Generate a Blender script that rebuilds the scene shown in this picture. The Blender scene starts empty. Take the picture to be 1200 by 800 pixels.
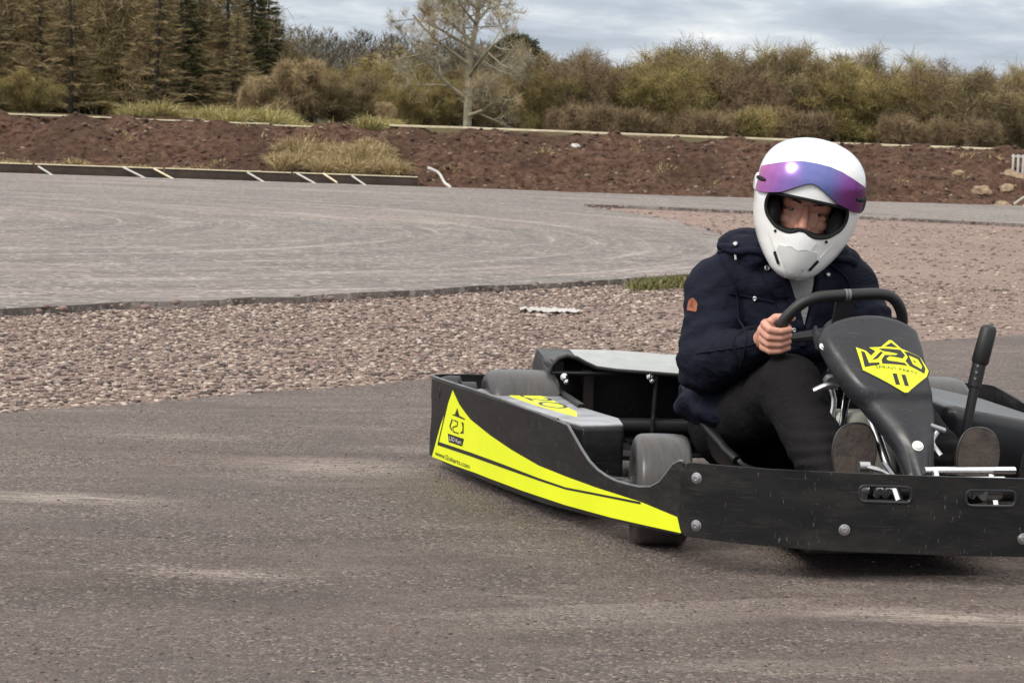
import bpy, bmesh, math, random
import numpy as np
from mathutils import Vector, Matrix, noise as mnoise
from mathutils.bvhtree import BVHTree
random.seed(11); rng = np.random.default_rng(11)
R = math.radians
SC = bpy.context.scene
COL = SC.collection

# ------------------------------------------------------------------ materials
def nodes_of(name):
    m = bpy.data.materials.new(name); m.use_nodes = True
    nt = m.node_tree; b = nt.nodes['Principled BSDF']
    return m, nt, b
def N(nt, kind, **kw):
    n = nt.nodes.new(kind)
    for k, v in kw.items():
        if k in n.inputs: n.inputs[k].default_value = v
        else: setattr(n, k, v)
    return n
def ramp(nt, src, stops):
    r = nt.nodes.new('ShaderNodeValToRGB')
    els = r.color_ramp.elements
    while len(els) < len(stops): els.new(0.5)
    for e, (p, c) in zip(els, stops):
        e.position = p; e.color = (c[0], c[1], c[2], 1) if not isinstance(c, (int, float)) else (c, c, c, 1)
    nt.links.new(src, r.inputs[0]); return r.outputs[0]
def coords(nt, scale=(1, 1, 1), kind='Object', rot=(0, 0, 0)):
    t = nt.nodes.new('ShaderNodeTexCoord'); mp = nt.nodes.new('ShaderNodeMapping')
    mp.inputs['Scale'].default_value = scale; mp.inputs['Rotation'].default_value = rot
    nt.links.new(t.outputs[kind], mp.inputs[0]); return mp.outputs[0]
def noise(nt, vec, scale, detail=6, rough=.55, dist=0):
    n = N(nt, 'ShaderNodeTexNoise', Scale=scale, Detail=detail, Roughness=rough, Distortion=dist)
    nt.links.new(vec, n.inputs['Vector']); return n.outputs['Fac']
def mixc(nt, fac, a, b, mode='MIX'):
    m = nt.nodes.new('ShaderNodeMix'); m.data_type = 'RGBA'; m.blend_type = mode
    for sock, v in ((0, fac), (6, a), (7, b)):
        if hasattr(v, 'links'): nt.links.new(v, m.inputs[sock])
        elif isinstance(v, (int, float)): m.inputs[sock].default_value = v
        else: m.inputs[sock].default_value = (v[0], v[1], v[2], 1)
    return m.outputs[2]
def math_(nt, op, a, b=None):
    m = nt.nodes.new('ShaderNodeMath'); m.operation = op
    for i, v in enumerate((a, b)):
        if v is None: continue
        if hasattr(v, 'links'): nt.links.new(v, m.inputs[i])
        else: m.inputs[i].default_value = v
    return m.outputs[0]
def bump(nt, b, h, strength=.3, dist=.01):
    n = N(nt, 'ShaderNodeBump', Strength=strength, Distance=dist)
    nt.links.new(h, n.inputs['Height']); nt.links.new(n.outputs[0], b.inputs['Normal'])
def simple(name, c, rough=.5, metal=0, spec=.5, var=.15, vscale=8, bmp=0, bscale=60, bdist=.002, coat=0):
    m, nt, b = nodes_of(name)
    v = coords(nt); f = noise(nt, v, vscale)
    hi = tuple(min(1, x * (1 + var)) for x in c); lo = tuple(x * (1 - var) for x in c)
    nt.links.new(ramp(nt, f, [(.3, lo), (.7, hi)]), b.inputs['Base Color'])
    b.inputs['Roughness'].default_value = rough; b.inputs['Metallic'].default_value = metal
    b.inputs['Specular IOR Level'].default_value = spec; b.inputs['Coat Weight'].default_value = coat
    if bmp: bump(nt, b, noise(nt, v, bscale, 4), bmp, bdist)
    return m
M = {}
def scratched(name, c, dirt, rough=.42):
    m, nt, b = nodes_of(name)
    v = coords(nt)
    d = noise(nt, coords(nt, (3, 3, 9)), 2.2, 7, .62)
    s1 = noise(nt, coords(nt, (5, 5, 160)), 3, 3)
    s2 = noise(nt, coords(nt, (60, 60, 12), rot=(0, .5, .3)), 4, 2)
    k = mixc(nt, ramp(nt, d, [(.46, 0), (.72, .6)]), c, dirt)
    k = mixc(nt, ramp(nt, s1, [(.61, 0), (.74, .4)]), k, tuple(x * 3 for x in dirt))
    k = mixc(nt, ramp(nt, s2, [(.68, 0), (.73, .5)]), k, (.16, .15, .14))
    nt.links.new(k, b.inputs['Base Color'])
    nt.links.new(ramp(nt, d, [(.35, rough - .1), (.7, rough + .22)]), b.inputs['Roughness'])
    b.inputs['Specular IOR Level'].default_value = .36
    bump(nt, b, s1, .12, .0015)
    return m
M['plastic'] = scratched('worn_black_plastic', (.0075, .0075, .008), (.03, .024, .02))
M['fairing'] = scratched('charcoal_fairing_plastic', (.017, .017, .021), (.03, .028, .03), .38)
M['gloss'] = simple('glossy_black_cover', (.018, .018, .021), .28, var=.4, vscale=5, bmp=.15, bscale=9, bdist=.01)
M['cover'] = simple('reflective_grey_cover', (.3, .3, .32), .36, var=.35, vscale=14)  # base colour lightened to give the lid its reflective look
M['yellow'] = simple('fluorescent_yellow_vinyl', (.80, .88, .012), .42, var=.05, vscale=5)
M['ink'] = simple('black_vinyl', (.012, .012, .012), .45)
M['whiteink'] = simple('white_vinyl', (.75, .76, .7), .45, var=.05)
M['rim'] = simple('worn_plastic_edge', (.11, .11, .115), .4, var=.4, vscale=20)
M['rubber'] = simple('black_rubber', (.01, .01, .01), .5, bmp=.2, bscale=200)
def tyre_mat():
    m, nt, b = nodes_of('worn_tyre_rubber')
    v = coords(nt, (40, 6, 6)); f = noise(nt, v, 3, 5)
    f2 = noise(nt, coords(nt), 9, 5)
    k = ramp(nt, f, [(.3, (.028, .026, .027)), (.7, (.058, .054, .054))])
    nt.links.new(mixc(nt, ramp(nt, f2, [(.4, 0), (.7, .5)]), k, (.07, .058, .05)), b.inputs['Base Color'])
    b.inputs['Roughness'].default_value = .33; bump(nt, b, f, .25, .002); return m
M['tyre'] = tyre_mat()
M['alu'] = simple('white_aluminium_sheet', (.34, .35, .345), .5, metal=0, var=.12, vscale=18, bmp=.05, bscale=14, bdist=.004)
M['steel'] = simple('dull_steel', (.45, .45, .46), .38, metal=1)
M['chrome'] = simple('bright_steel', (.85, .85, .86), .16, metal=1, var=.05)
M['frame'] = simple('dark_frame_paint', (.02, .02, .022), .4)
M['seat'] = simple('black_seat_shell', (.022, .022, .024), .38, var=.3)
M['tank'] = simple('pale_fuel_tank_plastic', (.36, .36, .31), .5, var=.18, vscale=10)
def cloth(name, c, fine=900, rough=.85, fold=.5, fscale=14, sheen=.15):
    m, nt, b = nodes_of(name)
    v = coords(nt); f = noise(nt, v, 6, 5)
    nt.links.new(ramp(nt, f, [(.3, tuple(x * .75 for x in c)), (.7, tuple(x * 1.25 for x in c))]), b.inputs['Base Color'])
    b.inputs['Roughness'].default_value = rough; b.inputs['Sheen Weight'].default_value = sheen; b.inputs['Specular IOR Level'].default_value = .14
    a = noise(nt, coords(nt, (1, 1, 1.6)), fscale, 3, .5, 1.2)
    w = noise(nt, v, fine, 2)
    h = math_(nt, 'ADD', a, math_(nt, 'MULTIPLY', w, .08))
    bump(nt, b, h, fold, .02); return m
M['jacket'] = cloth('navy_parka_cloth', (.0074, .0088, .0185), 700, .8, .45, 17, .0)
M['jacket_dark'] = cloth('navy_parka_trim', (.003, .0035, .007), 700, .75, .4, 25, .0)
M['trouser'] = cloth('dark_trouser_cloth', (.0125, .0112, .0125), 900, .88, .4, 16, .0)
M['knit'] = cloth('grey_knit', (.25, .25, .245), 400, .9, .4, 40)
M['leather'] = simple('brown_leather_patch', (.26, .075, .03), .6, var=.3, vscale=150)
M['sole'] = simple('brown_boot_sole', (.05, .036, .029), .62, var=.5, vscale=25, bmp=.5, bscale=90, bdist=.004)
M['boot'] = simple('dark_boot_leather', (.022, .016, .014), .5, var=.3)
def skin_mat():
    m, nt, b = nodes_of('skin')
    v = coords(nt); f = noise(nt, v, 45, 5); f2 = noise(nt, v, 12, 3)
    k = ramp(nt, f, [(.3, (.5, .235, .165)), (.7, (.62, .32, .235))])
    k = mixc(nt, ramp(nt, f2, [(.45, 0), (.75, .45)]), k, (.46, .145, .1))
    nt.links.new(k, b.inputs['Base Color']); b.inputs['Roughness'].default_value = .46
    b.inputs['Subsurface Weight'].default_value = .08; b.inputs['Subsurface Radius'].default_value = (.012, .004, .002)
    bump(nt, b, noise(nt, v, 260, 3), .25, .001); return m
M['skin'] = skin_mat()
M['eye'] = simple('shaded_eye_white', (.24, .21, .2), .2, var=.05)  # eye white darkened so its colour carries the shade inside the helmet
M['iris'] = simple('eye_iris', (.022, .022, .022), .15)
M['hair'] = simple('brown_brow_hair', (.06, .035, .02), .6)
M['helmet'] = simple('white_helmet_gloss', (.82, .82, .81), .18, var=.015, coat=.6)
M['chin'] = simple('grey_helmet_panel', (.58, .59, .58), .3, var=.05)
M['lining'] = simple('black_helmet_lining', (.006, .006, .007), .9)
def visor_mat():
    m, nt, b = nodes_of('iridescent_mirror_visor')
    t = nt.nodes.new('ShaderNodeTexCoord'); sx = nt.nodes.new('ShaderNodeSeparateXYZ')
    nt.links.new(t.outputs['Object'], sx.inputs[0])
    f = noise(nt, coords(nt, (30, 30, 4)), 2, 3)
    u = math_(nt, 'ADD', math_(nt, 'MULTIPLY', sx.outputs['X'], 3.6), math_(nt, 'ADD', .41, math_(nt, 'MULTIPLY', f, .18)))
    k = ramp(nt, u, [(.02, (.58, .17, .42)), (.2, (.33, .15, .44)), (.44, (.17, .18, .42)), (.64, (.14, .15, .36)), (.82, (.25, .07, .29)), (1, (.13, .03, .13))])
    nt.links.new(k, b.inputs['Base Color']); b.inputs['Metallic'].default_value = .85
    b.inputs['Roughness'].default_value = .2; return m
M['visor'] = visor_mat()

# ------------------------------------------------------------------ mesh helpers
def new_mesh(name, verts, faces, mats=(), midx=None, smooth=None):
    me = bpy.data.meshes.new(name)
    me.from_pydata([tuple(v) for v in verts], [], [tuple(f) for f in faces])
    for m in mats: me.materials.append(m)
    if midx is not None: me.polygons.foreach_set('material_index', midx)
    me.update()
    return me
def smooth_mesh(me, angle=40):
    bm = bmesh.new(); bm.from_mesh(me)
    a = R(angle)
    for f in bm.faces: f.smooth = True
    for e in bm.edges:
        e.smooth = len(e.link_faces) == 2 and e.calc_face_angle(0) < a
    bm.to_mesh(me); bm.free()
def put(name, me, parent=None, angle=40):
    if angle: smooth_mesh(me, angle)
    o = bpy.data.objects.new(name, me); COL.objects.link(o)
    if parent: o.parent = parent
    return o
def tag(o, label=None, cat=None, group=None, kind=None):
    if label: o['label'] = label
    if cat: o['category'] = cat
    if group: o['group'] = group
    if kind: o['kind'] = kind
    return o
def empty(name, loc, rz=0):
    o = bpy.data.objects.new(name, None); COL.objects.link(o)
    o.location = loc; o.rotation_euler = (0, 0, rz); o.empty_display_size = .1
    return o
class MB:
    """collects shapes into one mesh"""
    def __init__(s): s.v = []; s.f = []; s.mi = []
    def add(s, v, f, mi=0):
        o = len(s.v); s.v += [tuple(map(float, p)) for p in v]; s.f += [tuple(i + o for i in q) for q in f]; s.mi += [mi] * len(f)
        return s
    def bm(s, b, mi=0):
        b.verts.index_update(); s.add([v.co[:] for v in b.verts], [[v.index for v in f.verts] for f in b.faces], mi); b.free(); return s
    def box(s, c, d, rot=(0, 0, 0), bev=.003, mi=0, seg=2):
        b = bmesh.new(); bmesh.ops.create_cube(b, size=1)
        for v in b.verts: v.co = Vector((v.co.x * d[0], v.co.y * d[1], v.co.z * d[2]))
        if bev: bmesh.ops.bevel(b, geom=b.edges[:], offset=bev, segments=seg, affect='EDGES', profile=.6)
        from mathutils import Euler
        mt = Matrix.Translation(c) @ Euler(rot).to_matrix().to_4x4()
        bmesh.ops.transform(b, matrix=mt, verts=b.verts); return s.bm(b, mi)
    def tube(s, pts, r, n=10, closed=False, sub=0, mi=0, flat=None):
        P = [Vector(p) for p in pts]
        rr = list(r) if isinstance(r, (list, tuple, np.ndarray)) else [r] * len(P)
        if sub:
            Q = []; q2 = []; m = len(P)
            for i in range(m if closed else m - 1):
                p0 = P[(i - 1) % m] if (closed or i > 0) else P[i]; p1 = P[i]; p2 = P[(i + 1) % m]
                p3 = P[(i + 2) % m] if (closed or i + 2 < m) else p2
                for k in range(sub):
                    t = k / sub
                    Q.append(.5 * ((2 * p1) + (p2 - p0) * t + (2 * p0 - 5 * p1 + 4 * p2 - p3) * t * t + (3 * p1 - p0 - 3 * p2 + p3) * t ** 3))
                    q2.append(rr[i] * (1 - t) + rr[(i + 1) % m] * t)
            if not closed: Q.append(P[-1]); q2.append(rr[-1])
            P, rr = Q, q2
        m = len(P); V = []; up = None
        for i in range(m):
            t = (P[(i + 1) % m] - P[i - 1]) if closed else (P[min(i + 1, m - 1)] - P[max(i - 1, 0)])
            t.normalize()
            if up is None:
                up = Vector((0, 0, 1)) if abs(t.z) < .9 else Vector((1, 0, 0))
            a = (up - t * up.dot(t)).normalized(); b = t.cross(a); up = a
            for k in range(n):
                g = 2 * math.pi * k / n
                V.append(P[i] + (a * math.cos(g) + b * math.sin(g)) * rr[i])
        F = []
        for i in range(m if closed else m - 1):
            for k in range(n):
                j = (i + 1) % m; F.append((i * n + k, j * n + k, j * n + (k + 1) % n, i * n + (k + 1) % n))
        F = [q[::-1] for q in F]
        if not closed:
            F.append(tuple(range(n))); F.append(tuple(range((m - 1) * n, m * n))[::-1])
        return s.add(V, F, mi)
    def lathe(s, prof, c, axis=(1, 0, 0), n=40, mi=0):
        """prof: (along axis, radius)"""
        A = Vector(axis).normalized(); u = A.orthogonal().normalized(); w = A.cross(u); c = Vector(c)
        V = []; F = []
        for (a, r) in prof:
            for k in range(n):
                g = 2 * math.pi * k / n; V.append(c + A * a + (u * math.cos(g) + w * math.sin(g)) * r)
        m = len(prof)
        for i in range(m - 1):
            for k in range(n): F.append((i * n + k, i * n + (k + 1) % n, (i + 1) * n + (k + 1) % n, (i + 1) * n + k))
        F.append(tuple(range(n))[::-1]); F.append(tuple(range((m - 1) * n, m * n)))
        return s.add(V, F, mi)
    def build(s, name, mats, parent=None, angle=40):
        if not isinstance(mats, (list, tuple)): mats = [mats]
        me = new_mesh(name, s.v, s.f, mats, s.mi)
        b = bmesh.new(); b.from_mesh(me); bmesh.ops.recalc_face_normals(b, faces=b.faces); b.to_mesh(me); b.free()
        return put(name, me, parent, angle)

def fill2d(loops, cutx=(), cutz=()):
    """a 2D polygon (first loop) with holes (other loops), cut along lines so that it can be bent"""
    b = bmesh.new()
    for lp in loops:
        vs = [b.verts.new((p[0], p[1], 0)) for p in lp]
        for i in range(len(vs)): b.edges.new((vs[i], vs[(i + 1) % len(vs)]))
    bmesh.ops.triangle_fill(b, use_beauty=True, edges=b.edges[:], normal=(0, 0, 1))
    for x in cutx: bmesh.ops.bisect_plane(b, geom=b.verts[:] + b.edges[:] + b.faces[:], plane_co=(x, 0, 0), plane_no=(1, 0, 0))
    for z in cutz: bmesh.ops.bisect_plane(b, geom=b.verts[:] + b.edges[:] + b.faces[:], plane_co=(0, z, 0), plane_no=(0, 1, 0))
    return b
def bend(b, fn, thick, off=0.0):
    """fn(x,z) -> point, normal; front face at point+normal*off, back face thick behind it"""
    bmesh.ops.triangulate(b, faces=b.faces[:])
    b.verts.index_update()
    pr = [fn(v.co.x, v.co.y) for v in b.verts]; n = len(pr)
    V = [Vector(p) + Vector(q) * off for p, q in pr] + [Vector(p) + Vector(q) * (off - thick) for p, q in pr]
    F = []
    for f in b.faces:
        ix = [v.index for v in f.verts]; F.append(ix); F.append([i + n for i in ix[::-1]])
    for e in b.edges:
        if len(e.link_faces) == 1:
            i, j = e.verts[0].index, e.verts[1].index; F.append((i, j, j + n, i + n))
    b.free(); return V, F
def rounded(pts, r, n=5):
    """round the corners of a 2D polygon; r one radius or one per corner"""
    out = []; m = len(pts)
    for i, p in enumerate(pts):
        ri = r[i] if isinstance(r, (list, tuple)) else r
        p = Vector(p); a = Vector(pts[i - 1]) - p; c = Vector(pts[(i + 1) % m]) - p
        if ri <= 0: out.append(tuple(p)); continue
        ra = min(ri, a.length * .48); rc = min(ri, c.length * .48)
        s = p + a.normalized() * ra; e = p + c.normalized() * rc
        for k in range(n + 1):
            t = k / n; out.append(tuple(s * (1 - t) ** 2 + p * 2 * t * (1 - t) + e * t * t))
    return out
def dense(pts, step):
    out = []; m = len(pts)
    for i in range(m):
        a = np.array(pts[i]); c = np.array(pts[(i + 1) % m]); k = max(1, int(np.linalg.norm(c - a) / step))
        for j in range(k): out.append(tuple(a + (c - a) * j / k))
    return out
def catmull(pts, sub, closed=False):
    P = [np.array(p, float) for p in pts]; m = len(P); Q = []
    for i in range(m if closed else m - 1):
        p0 = P[(i - 1) % m] if (closed or i) else P[i]; p1 = P[i]; p2 = P[(i + 1) % m]; p3 = P[(i + 2) % m] if (closed or i + 2 < m) else p2
        for k in range(sub):
            t = k / sub
            Q.append(.5 * (2 * p1 + (p2 - p0) * t + (2 * p0 - 5 * p1 + 4 * p2 - p3) * t * t + (3 * p1 - p0 - 3 * p2 + p3) * t ** 3))
    if not closed: Q.append(P[-1])
    return Q
def text2d(body, height, width=None):
    """letters as flat 2D triangles, lower left at 0,0"""
    cu = bpy.data.curves.new('t', 'FONT'); cu.body = body; cu.size = 1; cu.resolution_u = 3
    o = bpy.data.objects.new('t', cu); COL.objects.link(o)
    me = bpy.data.meshes.new_from_object(o.evaluated_get(bpy.context.evaluated_depsgraph_get()))
    v = np.array([p.co[:2] for p in me.vertices]); f = [tuple(p.vertices) for p in me.polygons]
    bpy.data.objects.remove(o); bpy.data.curves.remove(cu); bpy.data.meshes.remove(me)
    v -= v.min(0); v *= height / v[:, 1].max()
    if width: v[:, 0] *= width / v[:, 0].max()
    return v, f
def stick(mb, v, f, fn, off, mi=0):
    """flat 2D faces laid on a surface fn"""
    P = []
    for x, z in v:
        p, q = fn(x, z); P.append(Vector(p) + Vector(q) * off)
    mb.add(P, f, mi)
def path_map(path):
    """2D plan path -> function s -> (x,y), outward normal (right hand side seen from above is outside when path runs clockwise)"""
    P = np.array(path); d = np.linalg.norm(np.diff(P, axis=0), axis=1); S = np.concatenate([[0], np.cumsum(d)])
    def f(s):
        s = min(max(s, 0), S[-1]); x = np.interp(s, S, P[:, 0]); y = np.interp(s, S, P[:, 1])
        a = .012; s0, s1 = max(s - a, 0), min(s + a, S[-1])
        t = np.array([np.interp(s1, S, P[:, 0]) - np.interp(s0, S, P[:, 0]), np.interp(s1, S, P[:, 1]) - np.interp(s0, S, P[:, 1])])
        t /= np.linalg.norm(t); return (x, y), (-t[1], t[0])
    f.L = S[-1]; f.S = S; return f
def capsule(mb, p0, p1, r0, r1, n=20, sx=1.0):
    p0 = Vector(p0); p1 = Vector(p1); ax = p1 - p0; L = ax.length
    prof = []
    for k in range(7): g = -math.pi / 2 + k / 6 * math.pi / 2; prof.append((r0 * math.sin(g), max(r0 * math.cos(g), 1e-4)))
    for k in range(1, 7): prof.append((L * k / 7, r0 + (r1 - r0) * k / 7))
    for k in range(7): g = k / 6 * math.pi / 2; prof.append((L + r1 * math.sin(g), max(r1 * math.cos(g), 1e-4)))
    mb.lathe(prof, p0, ax if L > 1e-6 else (0, 0, 1), n)
def ball(mb, c, r, n=20, rot=None):
    """ellipsoid; r a radius or three"""
    if not isinstance(r, (tuple, list)): r = (r, r, r)
    b = bmesh.new(); bmesh.ops.create_uvsphere(b, u_segments=n, v_segments=n // 2 + 2, radius=1)
    m = Matrix.Translation(c) @ (rot if rot else Matrix.Identity(4)) @ Matrix.Diagonal((*r, 1))
    bmesh.ops.transform(b, matrix=m, verts=b.verts); mb.bm(b)
def remeshed(mb, voxel, iters=6, fac=.5):
    me = new_mesh('tmp', mb.v, mb.f)
    b = bmesh.new(); b.from_mesh(me); bmesh.ops.recalc_face_normals(b, faces=b.faces); b.to_mesh(me); b.free()
    o = bpy.data.objects.new('tmp', me); COL.objects.link(o)
    r = o.modifiers.new('r', 'REMESH'); r.mode = 'VOXEL'; r.voxel_size = voxel; r.adaptivity = 0
    if iters:
        s = o.modifiers.new('s', 'SMOOTH'); s.factor = fac; s.iterations = iters
    out = bpy.data.meshes.new_from_object(o.evaluated_get(bpy.context.evaluated_depsgraph_get()))
    bpy.data.objects.remove(o); bpy.data.meshes.remove(me); return out
def displace(me, fn):
    n = len(me.vertices); co = np.empty(n * 3); no = np.empty(n * 3)
    me.vertices.foreach_get('co', co); me.vertices.foreach_get('normal', no)
    co = co.reshape(-1, 3); no = no.reshape(-1, 3)
    co += no * fn(co, no)[:, None]
    me.vertices.foreach_set('co', co.ravel()); me.update()
def vnoise(co, scale, seed=0.0):
    return np.array([mnoise.noise(Vector((p[0] * scale[0] + seed, p[1] * scale[1], p[2] * scale[2]))) for p in co])
def bolt(mb, p, n, r=.010, mi=0):
    n = Vector(n).normalized()
    mb.lathe([(-.001, r * 1.25), (.0015, r * 1.25), (.002, r), (.005, r * .85), (.0058, r * .4), (.004, r * .35), (.004, .0004)], p, n, 14, mi)

# ------------------------------------------------------------------ camera (84 mm, about a metre above the tarmac)
ROLL, PITCH = R(2.05), math.atan((400 - 148) * math.cos(R(2.05)) / 2800)
cam = bpy.data.cameras.new('camera'); cam.lens = 84; cam.sensor_width = 36; cam.clip_start = .1; cam.clip_end = 6000
co = bpy.data.objects.new('camera', cam); COL.objects.link(co); SC.camera = co
fw = Vector((0, math.cos(PITCH), -math.sin(PITCH))); r0 = Vector((1, 0, 0)); u0 = r0.cross(fw)
rt = r0 * math.cos(ROLL) + u0 * math.sin(ROLL); up = -r0 * math.sin(ROLL) + u0 * math.cos(ROLL)
co.matrix_world = Matrix(((rt.x, up.x, -fw.x, 0), (rt.y, up.y, -fw.y, 0), (rt.z, up.z, -fw.z, .95), (0, 0, 0, 1)))
cam.dof.use_dof = True; cam.dof.focus_distance = 5.7; cam.dof.aperture_fstop = 24

# ------------------------------------------------------------------ sky and light
w = bpy.data.worlds.new('World'); SC.world = w; w.use_nodes = True
nt = w.node_tree; bg = nt.nodes['Background']
SUN_EL, SUN_AZ = R(44), R(-128)          # azimuth from +Y towards +X
sky = nt.nodes.new('ShaderNodeTexSky'); sky.sky_type = 'NISHITA'; sky.sun_disc = False
sky.sun_elevation = SUN_EL; sky.sun_rotation = SUN_AZ
tc = nt.nodes.new('ShaderNodeTexCoord'); sp = nt.nodes.new('ShaderNodeSeparateXYZ'); nt.links.new(tc.outputs['Generated'], sp.inputs[0])
def wn(scale, s, detail=7, dist=.4, off=0):
    mp = nt.nodes.new('ShaderNodeMapping'); mp.inputs['Scale'].default_value = scale; mp.inputs['Location'].default_value = (off, off, 0)
    nt.links.new(tc.outputs['Generated'], mp.inputs[0]); return noise(nt, mp.outputs[0], s, detail, .55, dist)
c1 = wn((1, 1, 4.2), 8, 6, .3, 3.1); c2 = wn((1, 1, 5), 26, 6, .4, 7.7)
cl = math_(nt, 'ADD', math_(nt, 'MULTIPLY', c1, .7), math_(nt, 'MULTIPLY', c2, .3))
grey = ramp(nt, cl, [(.38, (2.9, 3.3, 3.95)), (.48, (3.8, 4.2, 4.85)), (.56, (5.3, 5.6, 5.95)), (.66, (7.2, 7.2, 7.1))])
zen = ramp(nt, sp.outputs['Z'], [(.0, 1.0), (.1, 1.05), (.4, (2.15, 2.0, 1.75)), (1, (2.95, 2.7, 2.35))])
mul = nt.nodes.new('ShaderNodeMix'); mul.data_type = 'RGBA'; mul.blend_type = 'MULTIPLY'; mul.inputs[0].default_value = 1
nt.links.new(grey, mul.inputs[6]); nt.links.new(zen, mul.inputs[7])
nt.links.new(mixc(nt, .9, sky.outputs[0], mul.outputs[2]), bg.inputs['Color']); bg.inputs['Strength'].default_value = .1
sl = bpy.data.lights.new('sun', 'SUN'); sl.energy = 1.5; sl.angle = R(20); sl.color = (1, .95, .88)
so = bpy.data.objects.new('sun', sl); COL.objects.link(so)
sd = Vector((math.sin(SUN_AZ) * math.cos(SUN_EL), math.cos(SUN_AZ) * math.cos(SUN_EL), math.sin(SUN_EL)))
so.rotation_euler = sd.to_track_quat('Z', 'Y').to_euler()
vs = SC.view_settings; vs.view_transform = 'Standard'; vs.look = 'None'; vs.exposure = .55; vs.gamma = 1

# ================================================================== SETTING
def asphalt(name, lo, hi, stain, streak, marks=(), bs=.5, grain=260, far=False):
    m, nt, b = nodes_of(name)
    v = coords(nt, kind='Object')
    big = noise(nt, coords(nt, (.55, 1.3, 1), 'Object'), 1.1, 7, .6, .3)
    fine = noise(nt, v, grain, 4, .7)
    mid = noise(nt, v, 38, 5, .6)
    k = mixc(nt, ramp(nt, big, [(.32, 0), (.68, 1)]), lo, hi)
    st = noise(nt, coords(nt, (.5, 5, 1), 'Object', (0, 0, .12)), 1.3, 8, .65)
    k = mixc(nt, ramp(nt, st, [(.55, 0), (.68, .55)]), k, stain)
    sk = noise(nt, coords(nt, (1.2, 16, 1), 'Object', (0, 0, -.08)), 1.0, 8, .7, .2)
    k = mixc(nt, ramp(nt, sk, [(.64, 0), (.74, .38)]), k, streak)
    k = mixc(nt, ramp(nt, mid, [(.35, .45), (.6, 0)]), k, tuple(x * .6 for x in lo))
    k = mixc(nt, ramp(nt, fine, [(.58, 0), (.72, .6)]), k, tuple(min(1, x * 1.6) for x in streak))
    k = mixc(nt, ramp(nt, fine, [(.3, .6), (.44, 0)]), k, tuple(x * .3 for x in lo))
    dmp = noise(nt, coords(nt, (.7, 1.5, 1), 'Object', (0, 0, .25)), .9, 8, .7, .5)
    k = mixc(nt, ramp(nt, dmp, [(.5, 0), (.6, .5)]), k, tuple(x * q for x, q in zip(lo, (.66, .66, .7))))
    dst = noise(nt, coords(nt, (1.1, 4.5, 1), 'Object', (0, 0, .12)), 1.3, 9, .75, .3)
    k = mixc(nt, ramp(nt, dst, [(.56, 0), (.68, .5)]), k, tuple(x * .85 for x in streak))
    # curved rubber marks and dusty bands following the corner
    tt = nt.nodes.new('ShaderNodeTexCoord'); sb_ = nt.nodes.new('ShaderNodeVectorMath'); sb_.operation = 'SUBTRACT'; sb_.inputs[1].default_value = (-6.5, 19.5, 0) if far else (-5.5, 21, 0)
    nt.links.new(tt.outputs['Object'], sb_.inputs[0]); le = nt.nodes.new('ShaderNodeVectorMath'); le.operation = 'LENGTH'; nt.links.new(sb_.outputs[0], le.inputs[0])
    sy = nt.nodes.new('ShaderNodeSeparateXYZ'); nt.links.new(sb_.outputs[0], sy.inputs[0]); cb = nt.nodes.new('ShaderNodeCombineXYZ')
    nt.links.new(math_(nt, 'MULTIPLY', le.outputs['Value'], 2.6), cb.inputs[0]); nt.links.new(math_(nt, 'MULTIPLY', sy.outputs['X'], .16), cb.inputs[1]); nt.links.new(math_(nt, 'MULTIPLY', sy.outputs['Y'], .1), cb.inputs[2])
    arc = noise(nt, cb.outputs[0], 1.0, 6, .62, .25)
    brk = ramp(nt, noise(nt, coords(nt, (.8, 2, 1), 'Object'), 1.0, 4, .6), [(.4, 0), (.6, 1)])
    k = mixc(nt, math_(nt, 'MULTIPLY', brk, ramp(nt, arc, [(.56, 0), (.64, .6)])), k, tuple(x * .5 for x in lo))
    k = mixc(nt, math_(nt, 'MULTIPLY', brk, ramp(nt, arc, [(.36, .5), (.44, 0)])), k, tuple(x * .85 for x in streak))
    if far:
        f1 = noise(nt, coords(nt, (.1, .3, 1), 'Object', (0, 0, .05)), 1.0, 9, .68, .4); f2 = noise(nt, cb.outputs[0], 2.1, 8, .7, .35)
        k = mixc(nt, ramp(nt, f1, [(.5, 0), (.72, .7)]), k, (.29, .225, .192))
        k = mixc(nt, ramp(nt, f2, [(.37, .5), (.5, 0)]), k, tuple(x * .6 for x in lo))
        k = mixc(nt, ramp(nt, f2, [(.57, 0), (.68, .42)]), k, tuple(x * 1.2 for x in streak))
    for (x, y, rx, ry, amt) in marks:      # chalky scuffs ground into the surface
        t = nt.nodes.new('ShaderNodeTexCoord'); mp = nt.nodes.new('ShaderNodeMapping')
        mp.vector_type = 'TEXTURE'; mp.inputs['Location'].default_value = (x, y, 0); mp.inputs['Scale'].default_value = (rx, ry, 1)
        nt.links.new(t.outputs['Object'], mp.inputs[0])
        ln = nt.nodes.new('ShaderNodeVectorMath'); ln.operation = 'LENGTH'; nt.links.new(mp.outputs[0], ln.inputs[0])
        fall = ramp(nt, ln.outputs['Value'], [(.15, 1), (1, 0)])
        tex = noise(nt, coords(nt, (5, 34, 1), 'Object', (0, 0, .1)), 1.6, 7, .7, .3)
        g = math_(nt, 'MULTIPLY', fall, ramp(nt, tex, [(.38, 0), (.55, amt)]))
        k = mixc(nt, g, k, tuple(min(1, x * 1.25) for x in streak))
    nt.links.new(k, b.inputs['Base Color'])
    nt.links.new(ramp(nt, big, [(.3, .62), (.7, .85)]), b.inputs['Roughness'])
    b.inputs['Specular IOR Level'].default_value = .35
    vo = N(nt, 'ShaderNodeTexVoronoi', Scale=grain * .5, Randomness=1.0); nt.links.new(v, vo.inputs['Vector'])
    cs = nt.nodes.new('ShaderNodeSeparateColor'); nt.links.new(vo.outputs['Color'], cs.inputs[0])
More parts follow.
